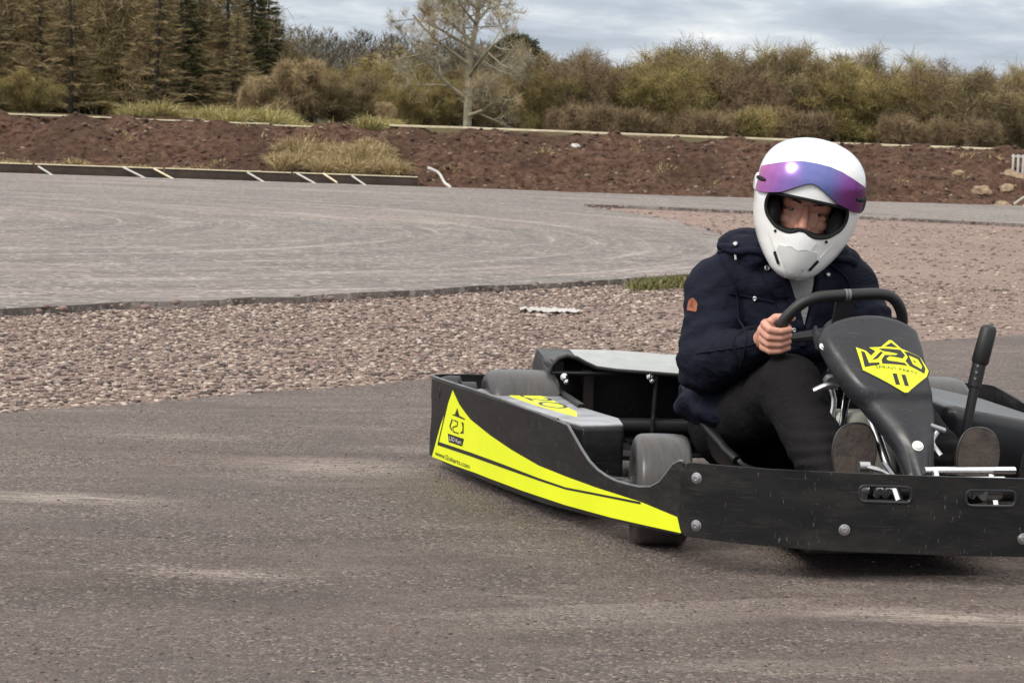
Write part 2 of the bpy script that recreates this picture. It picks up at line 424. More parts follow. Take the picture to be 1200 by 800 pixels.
    patch = ramp(nt, noise(nt, coords(nt, (1, 2, 1), 'Object'), 1.9, 5, .6), [(.35, .25), (.65, 1)])
    k = mixc(nt, math_(nt, 'MULTIPLY', patch, ramp(nt, cs.outputs[0], [(.0, .9), (.34, 0)])), k, tuple(x * .35 for x in lo))
    k = mixc(nt, math_(nt, 'MULTIPLY', patch, ramp(nt, cs.outputs[1], [(.78, 0), (.95, .6)])), k, tuple(min(1, x * 1.15) for x in streak))
    nt.links.new(k, b.inputs['Base Color'])
    h = math_(nt, 'ADD', math_(nt, 'MULTIPLY', vo.outputs['Distance'], -1.6), math_(nt, 'ADD', fine, math_(nt, 'MULTIPLY', mid, .8)))
    bump(nt, b, h, bs, .008)
    return m
M['tarmac'] = asphalt('foreground_tarmac', (.152, .113, .099), (.226, .172, .151), (.275, .215, .19), (.44, .365, .315),
    [(-1.08, 5.8, .34, .12, .9), (-.47, 6.5, .36, .22, .75), (.9, 4.72, .4, .1, .95), (-.57, 4.9, .22, .08, .6), (-.1, 6.9, .45, .12, .4), (-1.0, 7.0, .4, .12, .4)], 1.0)
M['track'] = asphalt('back_track_tarmac', (.14, .116, .104), (.22, .187, .17), (.29, .225, .195), (.46, .41, .38), (), .4, 60, True)
def dirt_mat():
    m, nt, b = nodes_of('pink_gravel_dirt')
    v = coords(nt); f = noise(nt, v, 40, 6, .7); g = noise(nt, coords(nt, (.3, 1, 1)), .8, 6); s = noise(nt, coords(nt, (1.5, 6, 1)), 4, 6, .7)
    k = ramp(nt, g, [(.3, (.2, .132, .105)), (.7, (.3, .205, .168))])
    k = mixc(nt, ramp(nt, s, [(.5, 0), (.62, .85)]), k, (.44, .335, .285)); k = mixc(nt, ramp(nt, s, [(.36, .8), (.46, 0)]), k, (.15, .088, .07))
    k = mixc(nt, ramp(nt, f, [(.36, .85), (.52, 0)]), k, (.075, .05, .042))
    nt.links.new(k, b.inputs['Base Color']); b.inputs['Roughness'].default_value = .9
    bump(nt, b, math_(nt, 'ADD', f, s), .8, .02); return m
M['dirt'] = dirt_mat()
ground = put('ground', new_mesh('ground', [(-400, -60, 0), (400, -60, 0), (400, 60, 0), (-400, 60, 0)], [(0, 1, 2, 3)], [M['dirt']]), angle=0)
tag(ground, 'pinkish gravel ground between the two stretches of track', kind='structure')
def sheet(name, pts, z, m, th=0.0, jit=0.0, step=.25):
    P = dense(pts, step)
    if jit: P = [(x + jit * mnoise.noise(Vector((x * 2.2, y * 2.2, 1.3))) + jit * .6 * mnoise.noise(Vector((x * 7, y * 7, 4))), y + jit * mnoise.noise(Vector((x * 2.2, y * 2.2, 9.1))) + jit * .6 * mnoise.noise(Vector((x * 8, y * 8, 7)))) for x, y in P]
    b = fill2d([P])
    V, F = bend(b, lambda x, y: ((x, y, z), (0, 0, 1)), th if th else .003)
    return put(name, new_mesh(name, V, F, [m]), angle=30)
fg = sheet('foreground_track', [(-7, 1.6), (-1.588, 7.4), (-.794, 8.256), (-.317, 8.85), (1.0, 10.3), (2.019, 11.4), (2.571, 11.97), (5, 14.2), (14, 22), (14, -12), (-7, -12)], .004, M['tarmac'], 0, .05)
tag(fg, 'brownish worn tarmac the kart drives on', kind='structure')
hair = catmull([(-14, -1), (-6, 6.6), (-2.355, 10.935), (-1.309, 12.126), (-.01, 13.817), (1.089, 15.439), (1.6, 17), (1.78, 19.2), (1.854, 22.0), (1.5, 25.6), (.9, 28.2), (1.4, 29.2), (5.882, 27.713), (16, 24.2), (34, 18)], 8)
back = sheet('back_track', [tuple(p) for p in hair] + [(40, 34), (7.7, 35.9), (2.3, 34.6), (-7.4, 34.0), (-30, 31), (-30, -1)], .036, M['track'], .046, .1, .2)
tag(back, 'pale grey tarmac track curving behind the kart', kind='structure')

# bank of reddish earth with a flat field behind it
def bank_mat():
    m, nt, b = nodes_of('reddish_earth')
    v = coords(nt); f = noise(nt, v, 9, 7, .7); g = noise(nt, v, 1.1, 5); s = noise(nt, coords(nt, (1, 1, 3)), 3, 7, .7)
    k = ramp(nt, f, [(.34, (.032, .017, .012)), (.52, (.125, .072, .05)), (.72, (.21, .135, .095))])
    k = mixc(nt, ramp(nt, g, [(.45, 0), (.65, .6)]), k, (.06, .036, .027))
    k = mixc(nt, ramp(nt, s, [(.62, 0), (.72, .7)]), k, (.2, .145, .1))
    # dry turf on the flat field above
    geo = nt.nodes.new('ShaderNodeNewGeometry'); sx = nt.nodes.new('ShaderNodeSeparateXYZ'); nt.links.new(geo.outputs['Position'], sx.inputs[0])
    k = mixc(nt, ramp(nt, math_(nt, 'MULTIPLY', sx.outputs['Y'], .01), [(.39, 0), (.42, .85)]), k, (.11, .092, .042))
    nt.links.new(k, b.inputs['Base Color']); b.inputs['Roughness'].default_value = .95; b.inputs['Specular IOR Level'].default_value = .08
    bump(nt, b, f, 1.0, .09); return m
M['bank'] = bank_mat()
xs = np.arange(-34, 34.01, .12)
ds = np.concatenate([np.arange(-.4, 4.2, .085), [5, 7, 10, 16, 30, 60, 120, 260, 600, 1500]])
def foot(x): return 35.2 + .152 * x
def fbm(x, y, z=0.0): 
    return mnoise.noise(Vector((x, y, z))) + .5 * mnoise.noise(Vector((x * 2.1, y * 2.1, z + 5))) + .28 * mnoise.noise(Vector((x * 4.4, y * 4.4, z + 9)))
def bank_z(x, d):
    t = min(max(d / 2.5, 0), 1); h = .78 * (t * t * (3 - 2 * t)) ** .8
    if x < -1.2:      # a low ledge behind the timber edging on the left
        k = min(1, (-1.2 - x) / .5); led = min(max((d - .05) / .06, 0), 1) * .15
        t2 = min(max((d - .5) / 2.0, 0), 1); h2 = led + .63 * (t2 * t2 * (3 - 2 * t2)); h = h * (1 - k) + h2 * k
    a = .15 * min(1, max(0, d / .6)) * (1 if d < 3.4 else .25)
    h += a * fbm(x * 1.3, d * 1.6, 2.0) + a * .45 * mnoise.noise(Vector((x * 7, d * 7, 1)))
    if 1.9 < d < 3: h += .03
    return h - (.06 if d < -.2 else 0)
V = []; nd = len(ds)
for x in xs:
    for d in ds: V.append((x * (1 if d < 30 else 1 + d / 40), foot(x) + d if d < 30 else foot(x) + d, bank_z(x, d)))
F = [(i * nd + j, (i + 1) * nd + j, (i + 1) * nd + j + 1, i * nd + j + 1) for i in range(len(xs) - 1) for j in range(nd - 1)]
ln = sheet('edge_line', [(-8.2, 33.25), (-4.5, 33.9), (-.6, 34.35), (.6, 34.2), (.62, 34.27), (-.6, 34.44), (-4.5, 34.0), (-8.2, 33.36)], .0405, simple('faded_line', (.5, .46, .43), .8, var=.3, vscale=3), 0, .02); tag(ln, 'faded pale line on the far edge of the back track', kind='structure')
bank = put('earth_bank', new_mesh('earth_bank', V, F, [M['bank']]), angle=50)
tag(bank, 'rough reddish brown earth bank with flat field behind', kind='structure')

# stones
ICO = None
def stones(name, pts, sizes, mats, flat=.6, label=None):
    b = bmesh.new(); bmesh.ops.create_icosphere(b, subdivisions=1, radius=1); b.verts.index_update()
    iv = np.array([v.co[:] for v in b.verts]); fi = np.array([[v.index for v in f.verts] for f in b.faces]); b.free()
    n = len(pts); var = []
    for k in range(12):
        q = iv * (1 + .35 * (rng.random((len(iv), 1)) - .5)); q *= np.array([1.25, .85, flat]) * (1 + .3 * (rng.random(3) - .5)); var.append(q)
    ang = rng.random(n) * 6.283; ti = (rng.random(n) - .5) * .9
    allv = np.empty((n, len(iv), 3))
    for i in range(n):
        q = var[i % 12]; c, s = math.cos(ti[i]), math.sin(ti[i]); y = q[:, 1] * c - q[:, 2] * s; z = q[:, 1] * s + q[:, 2] * c
        c, s = math.cos(ang[i]), math.sin(ang[i])
        allv[i, :, 0] = (q[:, 0] * c - y * s) * sizes[i] + pts[i][0]; allv[i, :, 1] = (q[:, 0] * s + y * c) * sizes[i] + pts[i][1]
        allv[i, :, 2] = z * sizes[i] + pts[i][2] + sizes[i] * .25
    faces = (fi[None] + (np.arange(n) * len(iv))[:, None, None]).reshape(-1, 3)
    me = bpy.data.meshes.new(name); nv = n * len(iv); nf = len(faces)
    me.vertices.add(nv); me.vertices.foreach_set('co', allv.ravel()); me.loops.add(nf * 3); me.loops.foreach_set('vertex_index', faces.ravel().astype(np.int32))
    me.polygons.add(nf); me.polygons.foreach_set('loop_start', np.arange(nf, dtype=np.int32) * 3)
    for m in mats: me.materials.append(m)
    me.polygons.foreach_set('material_index', np.repeat(rng.integers(0, len(mats), n), len(fi)).astype(np.int32))
    me.update(calc_edges=True); me.validate()
    o = bpy.data.objects.new(name, me); COL.objects.link(o)
    return tag(o, label, kind='stuff')
ST = [simple('pink_stone', (.27, .205, .165), .8, var=.3, vscale=30), simple('pale_stone', (.43, .35, .29), .75, var=.25, vscale=30),
      simple('brown_stone', (.2, .14, .12), .85, var=.3, vscale=30), simple('dark_stone', (.085, .065, .06), .85, var=.3, vscale=30)]
def fg_edge(x): return np.interp(x, [-7, -1.588, -.794, -.317, 1.0, 2.019, 2.571, 5, 14], [1.6, 7.4, 8.256, 8.85, 10.3, 11.4, 11.97, 14.2, 22])
HX = np.array([p[:2] for p in hair])
def in_track(x, y):
    # inside the back track (left of the hairpin edge)
    P = np.vstack([HX, [(40, 34), (-30, 34), (-30, -1)]]); c = False; j = len(P) - 1
    for i in range(len(P)):
        if (P[i, 1] > y) != (P[j, 1] > y) and x < (P[j, 0] - P[i, 0]) * (y - P[i, 1]) / (P[j, 1] - P[i, 1]) + P[i, 0]: c = not c
        j = i
    return c
def scatter(n, y0, y1, pw=1.0, dens=None):
    out = []
    while len(out) < n:
        y = y0 + (y1 - y0) * random.random() ** pw; x = (random.random() * 2 - 1) * (.225 * y + .7)
        if y < fg_edge(x) - .05 + .12 * mnoise.noise(Vector((x * 3, y * 3, 0))) or in_track(x, y): continue
        if dens and random.random() > dens(x, y): continue
        out.append((x, y, 0))
    return out
cl_d = lambda x, y: .35 + .65 * max(0, min(1, .5 + 1.4 * mnoise.noise(Vector((x * .9, y * .45, 3)))))
gp = scatter(34000, 7, 16.5, 1.0, lambda x, y: cl_d(x, y) * (1 - .8 * min(1, max(0, (x - .5 - (y - 13) * .12) / .9))))
stones('gravel', gp, .0038 + .0105 * rng.random(len(gp)) ** 2.6, ST, .45, 'loose pinkish gravel strip along the tarmac edge')
gp = []
for i in range(5, len(hair) - 6):          # crumbled edge of the raised track
    a_, b_ = np.array(hair[i][:2]), np.array(hair[i + 1][:2]); d_ = b_ - a_; nn_ = np.array([d_[1], -d_[0]]) / np.linalg.norm(d_)
    for k in range(int(42 * np.linalg.norm(d_))):
        q = a_ + d_ * random.random() + nn_ * random.gauss(.03, .07); gp.append((q[0], q[1], random.choice((0, 0, .015, .032))))
stones('edge_rubble', gp, .006 + .02 * rng.random(len(gp)) ** 3, [ST[3], ST[2], ST[2], ST[0]], .6, 'dark crumbled rubble along the raised edge of the back track')
gp = scatter(4500, 12, 28.5, 1.2, cl_d)
stones('gravel_patch', gp, .006 + .016 * rng.random(len(gp)) ** 3, ST[:3] + [ST[2]], .5, 'sparser pink gravel spread out behind the kart')
gp = []
while len(gp) < 9000:
    y = 3.6 + 7.5 * random.random() ** 1.3; x = (random.random() * 2 - 1) * (.225 * y + .3)
    if y < fg_edge(x) and random.random() < .25 + .9 * max(0, mnoise.noise(Vector((x * 1.1, y * 2.0, 7))) + .25): gp.append((x, y, .004))
stones('loose_grit', gp, .0014 + .0028 * rng.random(len(gp)) ** 3, [ST[0], ST[2], ST[3]], .5, 'fine grit scattered over the worn tarmac')

# ------------------------------------------------------------------ grass
def attr_mat(name, rough=.8, mult=1.0):
    m, nt, b = nodes_of(name)
    a = nt.nodes.new('ShaderNodeAttribute'); a.attribute_name = 'tint'
    nt.links.new(a.outputs['Color'], b.inputs['Base Color']); b.inputs['Roughness'].default_value = rough; b.inputs['Specular IOR Level'].default_value = .2
    return m
M['blade'] = attr_mat('dry_grass_blades'); M['twig'] = attr_mat('twigs_and_needles', .85)
def slivers(name, base, dirv, length, width, tint, mat, bendz=0.0):
    """thin tapered blades/twigs: n quads-with-tip each two triangles long"""
    n = len(base); d = dirv / np.linalg.norm(dirv, axis=1)[:, None]
    r = rng.normal(size=(n, 3)); s = np.cross(d, r); s /= np.linalg.norm(s, axis=1)[:, None]
    L = length[:, None]; W = width[:, None] * .5
    mid = base + d * L * .55 + np.array([0, 0, 1]) * (bendz * L * .15)
    tip = base + d * L + np.array([0, 0, 1]) * (-bendz * L * .25)
    v = np.stack([base - s * W, base + s * W, mid - s * W * .8, mid + s * W * .8, tip], 1).reshape(-1, 3)
    o = (np.arange(n) * 5)[:, None]
    tri = np.concatenate([o + [0, 1, 3], o + [0, 3, 2], o + [2, 3, 4]], 1).reshape(-1, 3)
    me = bpy.data.meshes.new(name); me.vertices.add(len(v)); me.vertices.foreach_set('co', v.ravel())
    me.loops.add(tri.size); me.loops.foreach_set('vertex_index', tri.ravel().astype(np.int32))
    me.polygons.add(len(tri)); me.polygons.foreach_set('loop_start', np.arange(len(tri), dtype=np.int32) * 3)
    me.update(calc_edges=True); me.materials.append(mat)
    at = me.attributes.new('tint', 'FLOAT_COLOR', 'POINT'); c = np.ones((n, 5, 4)); c[:, :, :3] = tint[:, None, :]
    at.data.foreach_set('color', c.ravel())
    return me
def tints(n, cols, jit=.25):
    c = np.array(cols)[rng.integers(0, len(cols), n)]; return c * (1 + jit * (rng.random((n, 1)) * 2 - 1))
def grass(name, clumps, cols, label):
    B = []; D = []; L = []
    for (x, d, h, rad, n) in clumps:
        n = int(n * 2.4)
        a = rng.random(n) * 6.283; rr = rad * np.sqrt(rng.random(n)); px = x + rr * np.cos(a); pd = d + rr * np.sin(a) * .7
        for i in range(n):
            B.append((px[i], foot(px[i]) + pd[i], bank_z(px[i], pd[i]) - .02)); D.append((math.cos(a[i]) * .5 + random.gauss(.25, .55), math.sin(a[i]) * .4 + random.gauss(0, .45), .55 + .5 * random.random())); L.append(h * (.5 + .8 * random.random()))
    B = np.array(B); D = np.array(D); L = np.array(L)
    o = put(name, slivers(name, B, D, L, .0045 + .006 * rng.random(len(B)), tints(len(B), cols), M['blade'], .8), angle=0)
    return tag(o, label, kind='stuff')
straw = [(.42, .32, .17), (.33, .245, .125), (.5, .4, .23), (.24, .18, .09)]
cl = [(random.uniform(-3.6, -1.8), random.uniform(.15, 1.6), random.uniform(.2, .36), random.uniform(.12, .26), 170) for _ in range(52)]
cl += [(random.uniform(-7.8, -3.6), random.uniform(.1, .5), random.uniform(.08, .16), .12, 60) for _ in range(14)]
cl += [(random.uniform(-7.8, 8.2), random.uniform(.7, 2.2), random.uniform(.05, .12), .12, 25) for _ in range(22)]
grass('dry_grass', cl, straw, 'straw coloured dry grass tufts growing on the earth bank')
cl = [(random.uniform(-6.1, -3.9), random.uniform(2.9, 4.6), random.uniform(.2, .46), random.uniform(.12, .25), 170) for _ in range(50)]
cl += [(random.uniform(-3.9, -1.6), random.uniform(2.9, 4.4), random.uniform(.08, .2), .2, 70) for _ in range(16)]
cl += [(-2.35, 2.6, .34, .2, 200), (-2.2, 2.9, .3, .2, 160)]
grass('crest_grass', cl, [(.36, .31, .13), (.28, .25, .095), (.45, .38, .18), (.22, .19, .08)], 'yellow green rough grass standing along the crest of the bank')
B = []; 
for _ in range(1500):
    x = random.uniform(.72, 1.12); B.append((x + random.gauss(0, .03), 14.3 + (x - .7) * 1.75 + random.gauss(0, .12), .0))
B = np.array(B); D = rng.normal(size=B.shape) * .5 + [0, 0, .7]
mo = put('moss_grass', slivers('moss_grass', B, D, .03 + .06 * rng.random(len(B)), .008 + .006 * rng.random(len(B)), tints(len(B), [(.10, .12, .035), (.14, .13, .05), (.2, .17, .08)]), M['blade'], .5), angle=0)
tag(mo, 'short green grass at the tarmac edge left of the driver', kind='stuff')

# ------------------------------------------------------------------ timber edging, stakes, boards, barrier, debris
M['timber'] = simple('pale_weathered_timber', (.74, .65, .45), .7, var=.2, vscale=6, bmp=.3, bscale=30)
M['darktimber'] = simple('dark_wet_timber', (.05, .034, .026), .8, var=.4, vscale=5)
M['white'] = simple('dirty_white_paint', (.5, .49, .46), .5, var=.15)
mb = MB(); pts = np.linspace(-16, -1.45, 9)
er = empty('timber_edging', (-8, foot(-8), 0)); tag(er, 'low dark timber edging with pale top along the left back track', 'edging')
for a, c in zip(pts[:-1], pts[1:]):
    mb = MB(); m_ = (a + c) / 2; ang = math.atan(.152)
    mb.box((m_ + 8, foot(m_) - foot(-8) - .02, .085), ((c - a) / math.cos(ang) - .02, .03, .15), (0, 0, ang), .004); mb.build('board', M['darktimber'], er)
    mb = MB(); mb.box((m_ + 8, foot(m_) - foot(-8) - .025, .168 + random.uniform(-.005, .005)), ((c - a) / math.cos(ang) - .03, .05, .014), (0, random.uniform(-.004, .004), ang), .003); mb.build('top_strip', M['timber'], er)
stk = [((-7.55, .12), (-7.36, 0)), ((-6.83, .14), (-6.58, .02)), ((-5.66, .17), (-5.27, .01)), ((-5.22, .16), (-4.88, .01)), ((-3.9, .15), (-3.63, .02)), ((-3.2, .16), (-2.86, 0)), ((-2.82, .17), (-2.6, .05)), ((-2.41, .15), (-2.17, .01))]
near = ['at the far left', 'second from the left', 'third from the left, close to another', 'fourth from the left beside another', 'fifth from the left before the straw grass', 'sixth from the left under the straw grass', 'seventh from the left under the straw grass', 'nearest to the bent white pipe']
for ((xa, za), (xb, zb)), nm in zip(stk, near):
    mb = MB(); ya, yb = foot(xa) - .07, foot(xb) - .30
    mb.tube([(0, yb - yb, zb), (xa - xb, ya - yb, za)], .014, 8)
    o = mb.build('leaning_stake', M['white'] if random.random() < .6 else M['timber']); o.location = (xb, yb, 0)
    tag(o, 'thin pale stake leaning on the dark edging, ' + nm, 'stake', 'stakes leaning on the timber edging')
segs = [(-12, -8.9, -.02), (-8.7, -6.3, .0), (-6.2, -3.9, -.01), (-3.85, -2.4, -.03), (-2.05, 1.1, .035), (1.12, 4.4, .03), (4.42, 7.72, .0)]
wh = ['at the far left of the bank top', 'in front of the left conifers', 'below the yellow green crest grass', 'sunk in earth right of the crest grass', 'below the big bare tree', 'left of the driver helmet and behind it', 'between the helmet and the white slatted barrier']
for (a, c, dz), nm in zip(segs, wh):
    mb = MB(); m_ = (a + c) / 2; d = 2.75; n = 10; P = []
    for k in range(n + 1):
        x = a + (c - a) * k / n; P.append((x - m_, foot(x) + d - foot(m_) - d, .862 + dz + .006 * mnoise.noise(Vector((x * 1.5, 3, 1)))))
    for k in range(n):
        p, q = Vector(P[k]), Vector(P[k + 1]); mb.box((p + q) / 2, ((q - p).length + .004, .12, .032 if a > -2.2 else .02), (0, -math.atan2(q.z - p.z, q.x - p.x), math.atan(.152)), .003)
    o = mb.build('bank_board', M['timber']); o.location = (m_, foot(m_) + d, 0)
    tag(o, 'long pale board lying on the bank top ' + nm, 'board', 'pale boards along the bank top')
br = empty('slatted_barrier', (9.2, foot(9.2) + 1.25, .42)); tag(br, 'white slatted barrier standing on the bank at the right edge', 'barrier')
mb = MB(); mb.box((0, 0, .34), (2.84, .03, .035)); mb.build('top_rail', M['white'], br)
mb = MB(); mb.box((0, 0, .03), (2.84, .03, .04)); mb.build('bottom_rail', M['white'], br)
for k in range(36):
    mb = MB(); mb.box((-1.4 + k * .08, -.022, .18), (.035, .012, .38)); mb.build('slat', M['white'], br)
def thing_mesh(name, mb, mat, loc, label, cat, group=None, angle=40):
    o = mb.build(name, mat, None, angle); o.location = loc; return tag(o, label, cat, group)
mb = MB(); mb.tube([(-.2, -.15, .30), (-.1, -.16, .27), (-.02, -.2, .22), (.06, -.3, .1), (.12, -.36, .06), (.15, -.38, .03)], [.026, .021, .02, .02, .024, .024], 10, sub=4)
thing_mesh('bent_pipe', mb, M['white'], (-1.12, foot(-1.12), .0), 'bent white pipe lying at the foot of the earth bank', 'pipe')
mb = MB(); mb.tube([(-.5, -.05, .02), (-.3, -.08, .16), (0, -.1, .19), (.22, -.1, .12), (0, -.12, .08), (-.25, -.1, .05)], .022, 8, sub=5); mb.tube([(-.4, -.2, 0), (.1, -.2, .12), (.9, -.15, .13)], .02, 8, sub=4)
thing_mesh('loose_hose', mb, simple('pale_hose', (.42, .37, .33), .6), (8.05, foot(8.05), .02), 'pale looped hose at the foot of the bank under the barrier', 'hose')
def rock(name, loc, size, mat, label, cat='stone', seed=0, group=None):
    b = bmesh.new(); bmesh.ops.create_icosphere(b, subdivisions=3, radius=1)
    for v in b.verts:
        k = 1 + .45 * mnoise.noise(v.co * 1.3 + Vector((seed, 0, 0))) + .15 * mnoise.noise(v.co * 4 + Vector((seed, 3, 0)))
        v.co = Vector((v.co.x * size[0] * k, v.co.y * size[1] * k, v.co.z * size[2] * k))
    mb = MB(); mb.bm(b); return thing_mesh(name, mb, mat, loc, label, cat, group, 30)
M['clod'] = simple('tan_stone', (.27, .19, .125), .9, var=.4, vscale=9, bmp=.6, bscale=20, bdist=.02)
rock('bank_stone', (.86, foot(.86) + 1.75, bank_z(.86, 1.75) + .02), (.075, .06, .05), M['white'], 'small white stone high on the bare bank right of the bare tree', seed=2)
for i, (x, d, s, nm) in enumerate([(7.15, .7, .16, 'tan stone low on the bank, leftmost of the pile under the barrier'), (7.4, .25, .13, 'tan stone at the bank foot beside the looped hose'), (7.75, 1.3, .2, 'large tan stone on the bank right below the barrier'), (6.9, 1.3, .09, 'small tan stone halfway up the bank left of the barrier'), (7.6, .85, .14, 'tan stone in the middle of the pile under the barrier')]):
    rock('bank_stone', (x, foot(x) + d, bank_z(x, d)), (s, s * .8, s * .55), M['clod'], nm, seed=i * 3.3 + 5, group='tan stones under the barrier')
b = bmesh.new(); bmesh.ops.create_grid(b, x_segments=40, y_segments=14, size=1)
for v in b.verts:
    x, y = v.co.x, v.co.y; v.co = Vector((x * .155, y * .11 * (1 - .35 * x * x) + .02 * mnoise.noise(Vector((x * 2, 1, 0))), .012 + .02 * abs(mnoise.noise(Vector((x * 3.2, y * 2.3, 4)))) + .012 * mnoise.noise(Vector((x * 8, y * 6, 1)))))
me = bpy.data.meshes.new('plastic_sheet'); b.to_mesh(me); b.free(); me.materials.append(simple('dusty_white_sheeting', (.46, .43, .41), .45, var=.2))
o = put('plastic_sheet', me, None, 60); md = o.modifiers.new('thick', 'SOLIDIFY'); md.thickness = .004; o.location = (.19, 12.3, 0); tag(o, 'crumpled whitish sheet lying in the gravel behind the kart', 'sheet')
gp = []
while len(gp) < 5200:
    x = random.uniform(-8.5, 9); d = random.uniform(.1, 2.9)
    if random.random() < .25 + 1.1 * max(0, mnoise.noise(Vector((x * 1.1, d * 1.4, 3)))): gp.append((x, foot(x) + d, bank_z(x, d) - .01))
EM = [simple('dark_clod', (.05, .028, .02), .95, var=.4), simple('red_clod', (.1, .058, .041), .95, var=.4), simple('tan_clod', (.2, .14, .095), .95, var=.4)]
stones('earth_rubble', gp, .008 + .036 * rng.random(len(gp)) ** 3.5, EM + EM[:2], .7, 'earth clods and small rubble lying over the bank')
# ------------------------------------------------------------------ trees
M['bark_dark'] = simple('dark_bark', (.045, .036, .026), .9, var=.4, vscale=3, bmp=.5, bscale=8, bdist=.03)
M['bark_pale'] = simple('pale_lichen_bark', (.30, .27, .19), .9, var=.4, vscale=3, bmp=.5, bscale=8, bdist=.03)
M['bark_olive'] = simple('mossy_bark', (.105, .088, .045), .9, var=.4, vscale=3)
def branch_tree(seed, H, stems, spread, lv, kids, ratio, wob, lift, r0, lean=.0, low=.25, rk=.5):
    """segments (p0,p1,r0,r1,level)"""
    rnd = random.Random(seed); segs = []
    def grow(p, d, L, r, level):
        n = 4; q = p.copy(); dd = d.copy(); path = [q.copy()]
        for k in range(n):
            dd = (dd + Vector((rnd.gauss(0, wob), rnd.gauss(0, wob), rnd.gauss(0, wob * .7) + lift))).normalized()
            q2 = q + dd * (L / n); ra = r * (1 - .6 * k / n); rb = r * (1 - .6 * (k + 1) / n)
            segs.append((q.copy(), q2.copy(), ra, rb, level)); q = q2; path.append(q.copy())
        if level >= lv: return
        for c in range(kids[level]):
            t = (low if level == 0 else .25); t = t + (1 - t) * (c + rnd.random()) / kids[level]; i = min(int(t * n), n - 1); bp = path[i].lerp(path[i + 1], t * n - i)
            side = Vector((rnd.gauss(0, 1), rnd.gauss(0, 1), rnd.gauss(0, .5))); side -= dd * side.dot(dd); side.normalize()
            nd = (dd * (1 - .45 - .2 * rnd.random()) + side * (.6 + .4 * rnd.random())).normalized()
            grow(bp, nd, L * ratio * (1.15 - .55 * t) * (.75 + .5 * rnd.random()), max(r * rk * (1 - .4 * t), .004), level + 1)
    for s in range(stems):
        a = rnd.random() * 6.283
        d = Vector((math.cos(a) * spread * (.4 + rnd.random()) + lean, math.sin(a) * spread * (.4 + rnd.random()), 1)).normalized()
        grow(Vector((math.cos(a) * .08 * (stems > 1) * stems, math.sin(a) * .08 * (stems > 1) * stems, -.08)), d, H * (.65 + .35 * rnd.random() if stems > 1 else .8), r0 * (.6 + .4 * rnd.random() if stems > 1 else 1), 0)
    return segs
def segs_mesh(name, segs, maxlevel, mat, n=5):
    mb = MB()
    for p, q, ra, rb, l in segs:
        if l <= maxlevel:
            t = (q - p).normalized(); a = t.orthogonal().normalized(); b = t.cross(a); V = []
            for c, r in ((p, ra), (q, rb)):
                for k in range(n): g = 6.2832 * k / n; V.append(c + (a * math.cos(g) + b * math.sin(g)) * r)
            mb.add(V, [(k, (k + 1) % n, n + (k + 1) % n, n + k) for k in range(n)])
    me = new_mesh(name, mb.v, mb.f, [mat]); smooth_mesh(me, 80); return me
def twig_mesh(name, segs, minlevel, per, L, W, cols, up=.25, jit=.45, horiz=0.0, fol=1.0, off=0.0):
    B = []; D = []
    for p, q, ra, rb, l in segs:
        if l >= minlevel:
            d = (q - p).normalized()
            for k in range(per):
                B.append(p.lerp(q, random.random())); v = d * fol + Vector((random.gauss(0, jit), random.gauss(0, jit), random.gauss(0, jit) * (1 - horiz) + up)); v.z *= (1 - horiz * .7); D.append(v); B[-1] = B[-1] + Vector((random.gauss(0, off), random.gauss(0, off), random.gauss(0, off)))
    B = np.array([b[:] for b in B]); D = np.array([d[:] for d in D]); n = len(B)
    # one colour for each spray of twigs, so the crown shows lighter and darker clumps
    cell = np.floor(B / .55).astype(int); key = (cell[:, 0] * 73856093 ^ cell[:, 1] * 19349663 ^ cell[:, 2] * 83492791) % 997
    base = np.array(cols)[key % len(cols)] * (.72 + .56 * ((key * 37 % 101) / 101.))[:, None]
    tc_ = 1.2 * .6 * base + 1.2 * .4 * tints(n, cols, .35)
    return slivers(name, B, D, L * (.5 + rng.random(n)), W * (.6 + .8 * rng.random(n)), tc_, M['twig'], .4)
OL = [(0.232, 0.188, 0.068), (0.173, 0.138, 0.051), (0.300, 0.240, 0.105), (0.112, 0.090, 0.038), (0.195, 0.147, 0.068)]
BR = [(.205, .155, .082), (.15, .112, .056), (.27, .21, .122), (.105, .08, .042), (.18, .148, .075)]
RD = [(.195, .135, .082), (.14, .095, .058), (.25, .18, .115), (.1, .07, .045), (.165, .125, .072)]
TAN = [(0.338, 0.256, 0.144), (0.250, 0.188, 0.106), (0.413, 0.325, 0.188), (0.175, 0.125, 0.069)]
GR = [(0.083, 0.086, 0.037), (0.057, 0.062, 0.030), (0.110, 0.110, 0.050), (0.035, 0.040, 0.022)]
LA = [(.225, .17, .088), (.165, .124, .064), (.285, .22, .122), (.105, .08, .042), (.19, .152, .072)]
PALE = [(.33, .31, .25), (.25, .235, .18), (.4, .375, .31), (.18, .165, .12)]
P = {}
for i, (nm, cols) in enumerate([('olive', OL), ('brown', BR), ('russet', RD), ('olive2', OL), ('brown2', BR)]):
    s = branch_tree(40 + i, 3.35, 8, .36, 3, (10, 6, 5), .44, .12, .05, .05, 0, .03)
    P[nm] = (segs_mesh('scrub_trunk', s, 1, M['bark_olive']), twig_mesh('scrub_crown', s, 2, 2, .34, .0135, cols, .3, .6, 0, .45, .12))
s = branch_tree(77, 2.9, 4, .3, 2, (9, 5), .5, .12, .06, .05)
P['wispy'] = (segs_mesh('wispy_trunk', s, 1, M['bark_olive']), twig_mesh('wispy_crown', s, 1, 9, .6, .012, OL + TAN[:1], .4, .5, 0, .6, .08))
s = branch_tree(78, 2.6, 3, .18, 2, (12, 6), .42, .1, .05, .05)
P['tan'] = (segs_mesh('sapling_trunk', s, 0, M['bark_pale']), twig_mesh('sapling_crown', s, 1, 16, .34, .014, TAN, .2, .6, 0, .5, .1))
